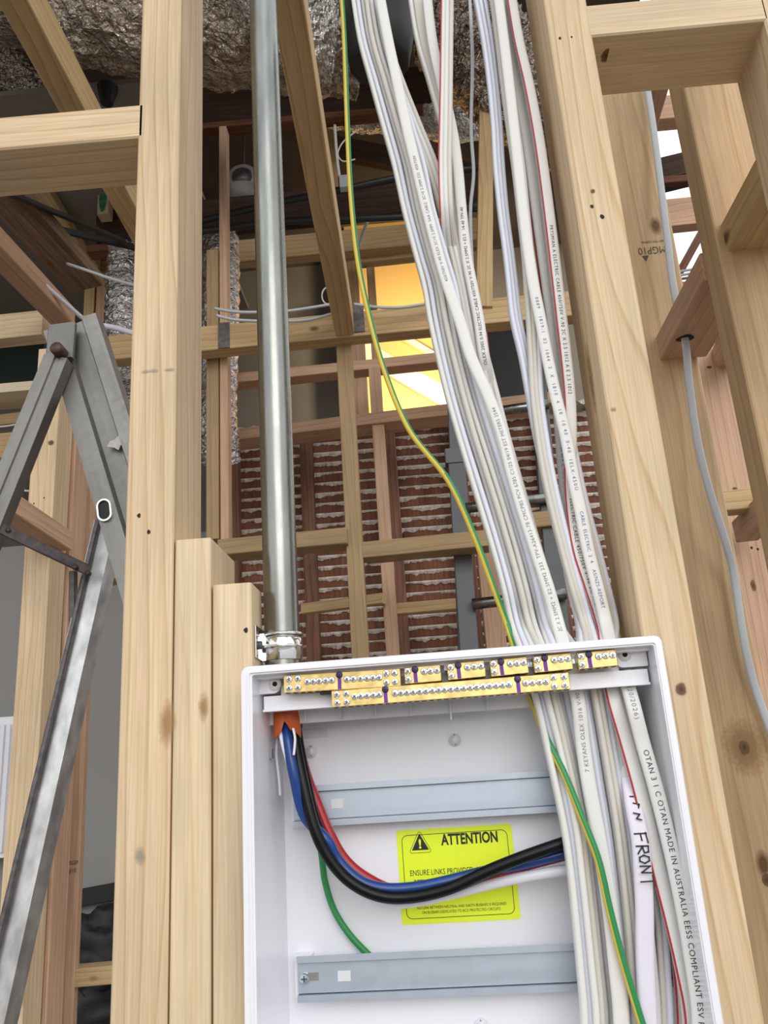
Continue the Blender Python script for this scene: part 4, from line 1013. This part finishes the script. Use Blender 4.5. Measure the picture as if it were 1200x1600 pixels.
sub('thick black insulated cable curving from the orange collar in front of the sticker', [(456, 1120, .052), (462, 1165, .050), (474, 1225, .046), (490, 1290, .044), (512, 1338, .046), (545, 1376, .049), (590, 1399, .050), (640, 1402, .052), (700, 1389, .052), (760, 1362, .052), (820, 1338, .052), (890, 1314, .055), (930, 1302, .066)], .0050, 'blk')
sub('second thick black cable on the underside of the black and blue curve', [(462, 1120, .058), (468, 1165, .058), (480, 1225, .056), (494, 1282, .055), (518, 1330, .058), (552, 1374, .060), (595, 1396, .062), (640, 1399, .064), (700, 1390, .064), (760, 1366, .064), (820, 1343, .064), (890, 1322, .066), (930, 1312, .07)], .0042, 'blk')
sub('thick blue insulated cable curving from the orange collar', [(446, 1118, .052), (448, 1140, .048), (451, 1165, .043), (460, 1215, .042), (476, 1275, .048), (510, 1312, .050), (528, 1344, .054), (560, 1375, .056), (600, 1388, .056), (650, 1386, .058), (700, 1376, .060), (760, 1361, .064), (820, 1349, .064), (890, 1331, .064), (930, 1318, .07)], .0046, 'blue')
sub('red insulated cable curving behind the black and blue ones', [(460, 1122, .060), (466, 1160, .064), (479, 1212, .066), (498, 1262, .066), (516, 1305, .066), (538, 1342, .068), (570, 1370, .069), (620, 1392, .070), (690, 1392, .070), (760, 1372, .070), (810, 1355, .070), (890, 1334, .074), (930, 1322, .075)], .0046, 'red')
sub('thick white insulated cable following the underside of the curve across the sticker', [(448, 1120, .066), (456, 1165, .068), (472, 1225, .070), (494, 1290, .071), (520, 1345, .071), (556, 1386, .071), (600, 1408, .070), (640, 1410, .070), (700, 1398, .070), (760, 1383, .068), (820, 1370, .066), (890, 1358, .066), (930, 1350, .068)], .0044, 'wsheath')
sub('short torn white sheath hanging beside the orange collar', [(436, 1140, .055), (432, 1175, .057), (436, 1215, .060), (438, 1243, .062)], .0013, 'wsheath', 'sheath_strip')
sub('torn white sheath strip over the blue cable below the orange collar', [(458, 1138, .038), (461, 1155, .036), (459, 1180, .035)], .0011, 'wsheath', 'sheath_strip')
sub('torn silvery sheath beside the blue cable below the orange collar', [(437, 1140, .044), (442, 1165, .042), (452, 1200, .042)], .0017, 'wsheath', 'sheath_strip')
sub('small green and yellow earth wire disappearing behind the lower rail', [(497, 1300, .078), (503, 1340, .080), (508, 1378, .083), (522, 1422, .086), (546, 1460, .088), (576, 1492, .090), (600, 1515, .092)], .0029, 'green', 'earth_wire')
# earth wires striped
def earth(label, pts, r, ph=0):
    n = len(pts)
    me = tube_mesh(pts, r, 24, stripe=lambda i, a: math.cos(a - ph(i)) > .28)
    return tag(link('earth_wire', me, [M['green'], M['yellow']]), label, 'wire')
ep = [(533, -20, .80), (538, 60, .80), (543, 200, .80), (548, 300, .80), (558, 400, .80), (576, 490, .80), (601, 580, .80), (640, 672, .79), (700, 750, .78), (740, 835, .78), (770, 915, .785), (797, 990, .79)]
P1_ = [at(*p) for p in ep]
P2_ = [bw(812, 1045, .055), bw(829, 1088, .050), bw(852, 1150, .040), bw(880, 1206, .034), bw(907, 1272, .030), bw(934, 1342, .028), bw(952, 1420, .028), (bw(972, 1497, .028)), bw(1000, 1590, .028), bw(1016, 1640, .028)]
pts = catmull(P1_ + P2_, 9)
earth('long green and yellow earth wire winding down in front of the white cables', pts, .0031, lambda i: 1.15 if i < 70 else (1.75 if i > 130 else 1.15 + .6 * (i - 70) / 60))

# ------------------------------------------------------------------ WHITE CABLES
TW, TT = .0125, .0054
ORD = ('leftmost', 'second from left', 'third from left', 'fourth from left', 'fifth from left', 'sixth from left', 'rightmost')
ROWS = [-25, 60, 130, 200, 260, 330, 400, 450, 500, 560, 620, 680, 740, 800, 860, 920, 980]
IROWS = [1040, 1095, 1160, 1230, 1300, 1370, 1440, 1510, 1580, 1650]
def track(top, bottom, Yt, vb, jit=0.0, seed=0, start=None):
    P = []
    for y in ROWS:
        if start is not None and y < start: continue
        yy = Yt(y) if callable(Yt) else Yt
        x_ = interp(top, y) + jit * 3.0 * noise.noise(Vector((y * .006, seed * 3.7, 0)))
        P.append(at(x_, y, yy))
    for y in IROWS:
        x_ = interp(bottom, y) + jit * 2.0 * noise.noise(Vector((y * .008, seed * 3.7, 5)))
        v_ = vb if y > 1060 else max(vb, .055)
        P.append(bw(x_, y, v_))
    return catmull(P, 6)
def add_text(par, fr_, s, y_px, size, mat, up=True, side=0.0, t=TT, spc=1.1):
    # find the frame nearest the pixel row
    def rowof(p):
        c = Vector((p.x, p.y, p.z - H)); cy = AX * c.x + AY * c.y + AU * c.z
        return 800 + F * cy.y / cy.z
    rows = [rowof(q[0]) for q in fr_]
    v, f = text_data(s, size, 0, spacing=spc)
    i0 = min(range(len(rows)), key=lambda i: abs(rows[i] - y_px))
    # arclength table from i0
    cum = [0.0]
    for a, b in zip(fr_, fr_[1:]): cum.append(cum[-1] + (b[0] - a[0]).length)
    sgn = -1 if up else 1
    V = []
    for q in v:
        ss = cum[i0] + sgn * q[0]
        j = 0
        lo, hi = 0, len(cum) - 1
        while hi - lo > 1:
            md = (lo + hi) // 2
            if cum[md] <= ss: lo = md
            else: hi = md
        tt = (ss - cum[lo]) / max(1e-9, cum[hi] - cum[lo]); tt = min(1, max(0, tt))
        p = fr_[lo][0].lerp(fr_[hi][0], tt); B = fr_[lo][2].lerp(fr_[hi][2], tt); N = fr_[lo][3].lerp(fr_[hi][3], tt)
        if N.y > 0: N = -N
        if B.x < 0: B = -B
        off = (q[1] - size * .33) * (-1 if up else 1)
        V.append(p + B * (off + side) + N * (t / 2 + .00025))
    return link('printing', raw('printing', V, f), mat, par)
def redstripe(par, fr_, sgn=-1, w=TW, t=TT):
    V = []; Fc = []
    for i, (p, T, B, N) in enumerate(fr_):
        if N.y > 0: N = -N
        if B.x < 0: B = -B
        c = p + B * sgn * (w / 2 - .0009) + N * (t / 2 - .0007)
        for k in range(6):
            a = 2 * math.pi * k / 6; V.append(c + B * math.cos(a) * .0009 + N * math.sin(a) * .0009)
    n = len(fr_)
    for i in range(n - 1):
        for k in range(6): Fc.append((i * 6 + k, i * 6 + (k + 1) % 6, (i + 1) * 6 + (k + 1) % 6, (i + 1) * 6 + k))
    return link('red_stripe', mesh('stripe', V, Fc, True), M['redline'], par)
def cable(label, pts, mat='wc', flat=True, group=None, w=TW, t=TT, tw=None):
    o, fr_ = sweep_flat('cable', pts, w, t, M[mat], tw=(0.0 if flat else math.pi / 2) if tw is None else tw)
    tag(o, label, 'cable', group); return o, fr_
LE = [(0, 545), (60, 557), (130, 576), (213, 600), (283, 620), (360, 633), (433, 657), (500, 668), (547, 677), (640, 700), (727, 727), (813, 753), (897, 777), (1000, 801)]
def off(tab_, dfn): return [(y, x_ + dfn(y)) for y, x_ in tab_]
B_ = {
 'I1': [(1040, 822), (1095, 838), (1200, 862), (1300, 883), (1400, 896), (1500, 905), (1600, 914)],
 'I2': [(1040, 832), (1095, 847), (1200, 872), (1300, 892), (1400, 905), (1500, 914), (1600, 923)],
 'I3': [(1040, 842), (1095, 856), (1200, 882), (1300, 901), (1400, 913), (1500, 923), (1600, 932)],
 'I4': [(1040, 852), (1095, 865), (1200, 890), (1300, 909), (1400, 921), (1500, 931), (1600, 940)],
 'I5': [(1040, 870), (1095, 882), (1200, 905), (1300, 925), (1400, 940), (1500, 952), (1600, 962)],
 'IP': [(1040, 889), (1077, 901), (1119, 906), (1190, 914), (1259, 926), (1344, 942), (1450, 957), (1600, 972)],
 'I6': [(1040, 910), (1095, 918), (1200, 934), (1300, 950), (1400, 963), (1500, 974), (1600, 984)],
 'I7': [(1040, 920), (1095, 930), (1200, 948), (1300, 964), (1400, 976), (1500, 985), (1600, 993)],
 'I7b': [(1040, 929), (1095, 938), (1200, 957), (1300, 973), (1400, 985), (1500, 993), (1600, 1000)],
 'I8': [(1040, 936), (1095, 948), (1200, 972), (1300, 990), (1400, 1004), (1500, 1014), (1600, 1022)],
 'I9': [(1040, 948), (1095, 960), (1136, 972), (1205, 992), (1274, 1010), (1353, 1028), (1422, 1046), (1508, 1066), (1600, 1084)],
 'I9b': [(1040, 960), (1095, 972), (1200, 996), (1300, 1022), (1400, 1042), (1500, 1064), (1600, 1080)],
 'AUS': [(1040, 972), (1085, 985), (1171, 1007), (1240, 1027), (1325, 1048), (1405, 1065), (1480, 1079), (1587, 1094)],
 'I10': [(1040, 940), (1150, 962), (1250, 992), (1350, 1012), (1450, 1028), (1600, 1036)],
 'I11': [(1040, 945), (1150, 968), (1250, 998), (1350, 1020), (1450, 1038), (1600, 1048)],
}
pit = lambda y: 6.9 + 2.2 * max(0, y) / 1000
gl = 'white cables of the left sheaf'
ll = 'strand of the left edge-on cable sheaf, right of the long earth wire'
bots = ['I1', 'I2', 'I3', 'I4', 'I4', 'I5', 'I5']
for k in range(7):
    T_ = off([(y, interp(LE, y)) for y in ROWS], lambda y, k=k: 4 + k * pit(y))
    pts = track(T_, off(B_[bots[k]], lambda y, k=k: (0, 0, 0, 0, 5, -5, 4)[k]), .80 + .006 * (k % 3), .040 + .006 * (k % 2) + (.014 if k in (4, 5, 6) else 0), .6, k)
    cable(ORD[k] + ' ' + ll, pts, ('wc', 'wcool', 'wc', 'wbeige', 'wc', 'wc', 'wcool')[k], False, gl)
gm = 'white cables crossing behind the printed cable'
for k in range(3):
    T_ = [(-25, 560 + 7 * k), (60, 590 + 7 * k), (130, 616 + 7 * k), (260, 668 + 7 * k), (330, 688 + 7 * k), (430, 713 + 7 * k), (560, 740 + 6 * k), (700, 772 + 6 * k), (860, 818 + 6 * k), (980, 852 + 6 * k)]
    cable(('left', 'middle', 'right')[k] + ' one of three edge-on cables crossing behind the printed cable of the left sheaf', track(T_, off(B_['I5'], lambda y, k=k: -8 + 8 * k), .825, .064, .5, 20 + k), ('wbeige', 'wc', 'wbeige')[k], False, gm)
o, fr_ = cable('printed white flat cable running down the right side of the left sheaf', track([(-25, 590), (20, 597), (87, 612), (140, 623), (193, 634), (267, 652), (350, 672), (427, 693), (500, 718), (580, 743), (627, 767), (687, 787), (767, 807), (847, 833), (930, 860), (997, 878)], B_['IP'], .783, .036), 'wc')
add_text(o, fr_, '450/750V V-90 ELEX 2C+E 2.5MM  SAA CABLE  2C+E 2.5MM 233  450/750V', 445, .0048, M['inkg'])
add_text(o, fr_, '2C X 2.5MM2 + E2.5MM2 233  TPV-A26413-78 CMCPBS PCV 6785 C1/25 04/19 EST METERS 2544', 985, .0053, M['inkg'])
add_text(o, fr_, '7 KEYANS OLEX 1016 V-90 ELE', 1205, .0050, M['inkg'])
# red-lined group
gr = 'vertical white cables with a red line'
for k in range(3):
    T_ = [(-25, 693 + 6.5 * k), (130, 691 + 6.5 * k), (260, 689 + 6.5 * k), (367, 692 + 7 * k), (450, 704 + 7 * k), (560, 733 + 6 * k), (700, 780 + 5 * k), (860, 826 + 5 * k), (980, 860 + 5 * k)]
    pts = track(T_, off(B_['I5'], lambda y, k=k: -2 + 6 * k), lambda y: .800 if y < 400 else .83, .070, .2, 30 + k)
    o, fr_ = cable(('', 'white upright cable right against the red-lined one at the top centre', 'beige upright cable, second to the right of the red-lined one at the top centre')[k] if k else 'upright white cable with a thin red line down its left side, at the top centre', pts, ('wc', 'wc', 'wbeige')[k], False, gr)
    if k == 0: redstripe(o, [(q[0], q[1], X1.copy(), Vector((0, -1, 0))) for q in fr_], -1, TT + .0012, TW)
for k in range(3):
    T_ = [(-25, 638 + 11 * k), (60, 651 + 11 * k), (130, 671 + 10 * k), (200, 690 + 8 * k), (270, 702 + 7 * k), (400, 716 + 6 * k), (500, 736 + 5 * k), (700, 790 + 4 * k), (860, 835 + 4 * k), (980, 868 + 4 * k)]
    cable(('left', 'middle, wider', 'right')[k] + ' white cable slanting behind the upright red-lined cable at the top centre', track(T_, off(B_['I6'], lambda y, k=k: -6 + 5 * k), .835, .066, .3, 40 + k), ('wc', 'wbeige', 'wc')[k], k == 1, 'slanting cables at the top centre')
o, fr_ = cable('printed white flat cable right of the red-lined upright one', track([(-25, 665), (60, 675), (130, 690), (200, 706), (273, 717), (340, 722), (400, 729), (500, 748), (570, 758), (660, 778), (780, 808), (900, 850), (980, 872)], off(B_['I5'], lambda y: 2), lambda y: .815 if y < 580 else .84, .075), 'wc')
add_text(o, fr_, 'OLEX 2005 0-94 ELECTRIC CABLE 450/750V V-90 2C X 2.5MM2 + E2.5   14-40 TPV-40', 572, .0050, M['ink'])
wt = at
tag(link('cable', tube_mesh(catmull([at(733, -20, .86), at(738, 90, .86), at(736, 200, .86), at(740, 270, .86), at(735, 330, .86), at(738, 420, .86), at(745, 520, .87), at(790, 700, .88), at(850, 900, .86)], 6), .0022, 8), M['wgrey']), 'very thin grey wire hanging straight between the cable bundles', 'wire')
# third group
for k in range(3):
    T_ = [(-25, 738 + 7 * k), (67, 756 + 6 * k), (167, 769 + 5.5 * k), (300, 777 + 5 * k), (400, 790 + 5 * k), (500, 801 + 5.5 * k), (563, 815 + 5 * k), (640, 829 + 5 * k), (707, 842 + 5 * k), (780, 861 + 4 * k), (847, 877 + 4 * k), (930, 893 + 4 * k), (990, 907 + 4 * k)]
    cable(('left', 'middle', 'right')[k] + ' one of the three bluish-white strands edging the right-hand bundle', track(T_, off(B_['I6'], lambda y, k=k: -4 + 4 * k), .812 + .004 * k, .052 + .004 * k, .3, 50 + k), 'wcool', False, 'bluish cables of the right bundle')
for k in range(3):
    T_ = [(-25, 766 + 7 * k), (130, 785 + 7 * k), (260, 803 + 6.5 * k), (400, 819 + 6 * k), (500, 826 + 7 * k), (640, 833 + 6.5 * k), (763, 853 + 6.5 * k), (863, 878 + 6.5 * k), (947, 901 + 6.5 * k), (1000, 917 + 6 * k)]
    cable(('left beige', 'middle beige', 'right bluish')[k] + ' strand in the middle sheaf of the right-hand bundle', track(T_, off(B_['I7'], lambda y, k=k: 8 * k), .803, .046 + .003 * k, .3, 60 + k), ('wbeige', 'wbeige', 'wcool')[k], False, 'beige cables of the right bundle')
o, fr_ = cable('white flat cable with pale blue-green print at the back of the right-hand bundle', track([(-25, 783), (233, 826), (433, 853), (500, 863), (600, 869), (680, 876), (780, 884), (900, 905), (985, 925)], B_['I8'], .822, .050), 'wc')
add_text(o, fr_, '20 40 4 X  1012  ZENITH ELX 45/90 V', 700, .0048, M['inkb'], up=False)
o, fr_ = cable('white flat cable with blue print down the front of the right-hand bundle', track([(-25, 776), (100, 792), (233, 807), (333, 818), (433, 831), (480, 841), (547, 853), (613, 867), (680, 884), (747, 896), (797, 907), (863, 920), (930, 937), (990, 951)], B_['I9b'], .787, .044), 'wc')
add_text(o, fr_, '0889   1819-1  02  1044  2  X  1810  4  10  10 40  0-40  1ELX-450U', 470, .0050, M['inkb'], up=False, spc=1.5)
add_text(o, fr_, 'CABLE  ELECTRIC  2  4    AS/NZS-REPORT', 800, .0048, M['inkb'], up=False)
o, fr_ = cable('white flat cable with black print and a red left edge, right-hand bundle', track([(-25, 796), (40, 806), (80, 814), (150, 831), (233, 845), (333, 858), (433, 870), (530, 881), (580, 887), (640, 892), (690, 892), (747, 890), (790, 893), (847, 900), (890, 913), (940, 930), (990, 944)], B_['I9'], lambda y: .798 if y < 690 or y > 800 else .803, .036), 'wc')
redstripe(o, fr_, -1)
add_text(o, fr_, 'PRYSMIAN A ELECTRIC CABLE 450/750V V-90 2C X 2.5 1012 A E 2.5 1012', 352, .0052, M['ink'], up=False, spc=1.25)
add_text(o, fr_, 'ELECTRIC CABLE 450/750V V-90 2C X 2.5 1012', 785, .0052, M['ink'], up=False, spc=1.25)
for k in range(2):
    T_ = [(-25, 790 + 6 * k), (233, 838 + 5 * k), (433, 862 + 5 * k), (580, 880 + 5 * k), (700, 892 + 4 * k), (797, 914 + 4 * k), (900, 941 + 5 * k), (990, 959 + 5 * k)]
    cable(('beige', 'bluish')[k] + ' strand edge-on at the far right of the right-hand bundle', track(T_, off(B_['I10'], lambda y, k=k: 10 * k), .810, .058, .2, 70 + k), ('wbeige', 'wcool')[k], False, 'far right cables of the right bundle')
T_ = [(-25, 793), (233, 836), (433, 862), (580, 880), (700, 889), (797, 905), (900, 935), (990, 958)]
o, fr_ = cable('white flat cable with long black print, rightmost inside the switchboard', track(T_, B_['AUS'], .822, .024), 'wc')
add_text(o, fr_, '(20/2026)', 1075, .0056, M['inkg'], up=False, spc=1.25)
add_text(o, fr_, 'OTAN 3 1 C OTAN MADE IN AUSTRALIA EESS COMPLIANT ESV REG ESV 170', 1176, .0062, M['ink'], up=False, spc=1.12)
redl = [(1060, 966), (1095, 976), (1140, 987), (1198, 1004), (1277, 1024), (1353, 1036), (1450, 1050), (1600, 1062)]
o, fr_ = cable('white cable with a red edge lying behind the handwritten cable', track([(-25, 785), (433, 850), (700, 880), (900, 925), (990, 950)], off(redl, lambda y: 8), .835, .054), 'wbeige')
redstripe(o, fr_, -1)
# handwritten FRONT cable
fp = [(978, 1160, .06), (984, 1215, .046), (991, 1262, .036), (1000, 1310, .031), (1004, 1360, .030), (1007, 1420, .031), (1008, 1500, .033), (1012, 1590, .034), (1014, 1650, .034)]
o, fr_ = cable('white cable wrapped in pale tape marked FRONT by hand', catmull([bw(*p) for p in fp], 7), 'wc', True, w=.0135)
tp, tfr = sweep_flat('tape_sleeve', catmull([bw(p[0], p[1], p[2] - .0003) for p in fp[1:]], 7), .0146, .0062, M['tape'], parent=o, tw=0)
def strokes(par, fr_, letters, y_px, size, wdt, mat):
    def rowof(p):
        c = Vector((p.x, p.y, p.z - H)); cy = AX * c.x + AY * c.y + AU * c.z; return 800 + F * cy.y / cy.z
    i0 = min(range(len(fr_)), key=lambda i: abs(rowof(fr_[i][0]) - y_px)); p, T, B, N = fr_[i0]
    if N.y > 0: N = -N
    if B.x < 0: B = -B
    V = []; Fc = []
    for L in letters:
        for a, b in zip(L, L[1:]):
            a = Vector(a); b = Vector(b); d = (b - a).normalized() * wdt * .5; nn = Vector((-d.y, d.x)); k = len(V)
            for q in (a - d - nn, b + d - nn, b + d + nn, a - d + nn):
                V.append(p + T * q.x * size + B * (q.y - .5) * size + N * .0035)
            Fc.append((k, k + 1, k + 2, k + 3))
    return link('handwriting', raw('handwriting', V, Fc), mat, par)
Fs = [[(0, 0), (0, 1.0)], [(-.05, .95), (.75, 1.05)], [(.02, .5), (.55, .55)]]
Rs = [[(1.0, .0), (1.02, 1.0), (1.5, .95), (1.55, .6), (1.05, .5), (1.6, .05)]]
Os = [[(1.9, .9), (1.75, .5), (1.9, .12), (2.2, .1), (2.38, .5), (2.2, .9), (1.9, .92)]]
Ns = [[(2.6, .05), (2.62, .9), (3.1, .1), (3.15, .95)]]
Ts = [[(3.35, .95), (4.2, 1.0)], [(3.8, .98), (3.82, -.1)]]
strokes(o, tfr, Fs + Rs + Os + Ns + Ts, 1305, .0092, .13, M['ink'])
strokes(o, tfr, [[(0, .2), (0, .9)], [(.6, .4), (.7, .9), (1.0, .8)], [(1.5, .3), (1.6, .8), (2.0, .5), (2.1, .9)]], 1250, .009, .13, M['ink'])
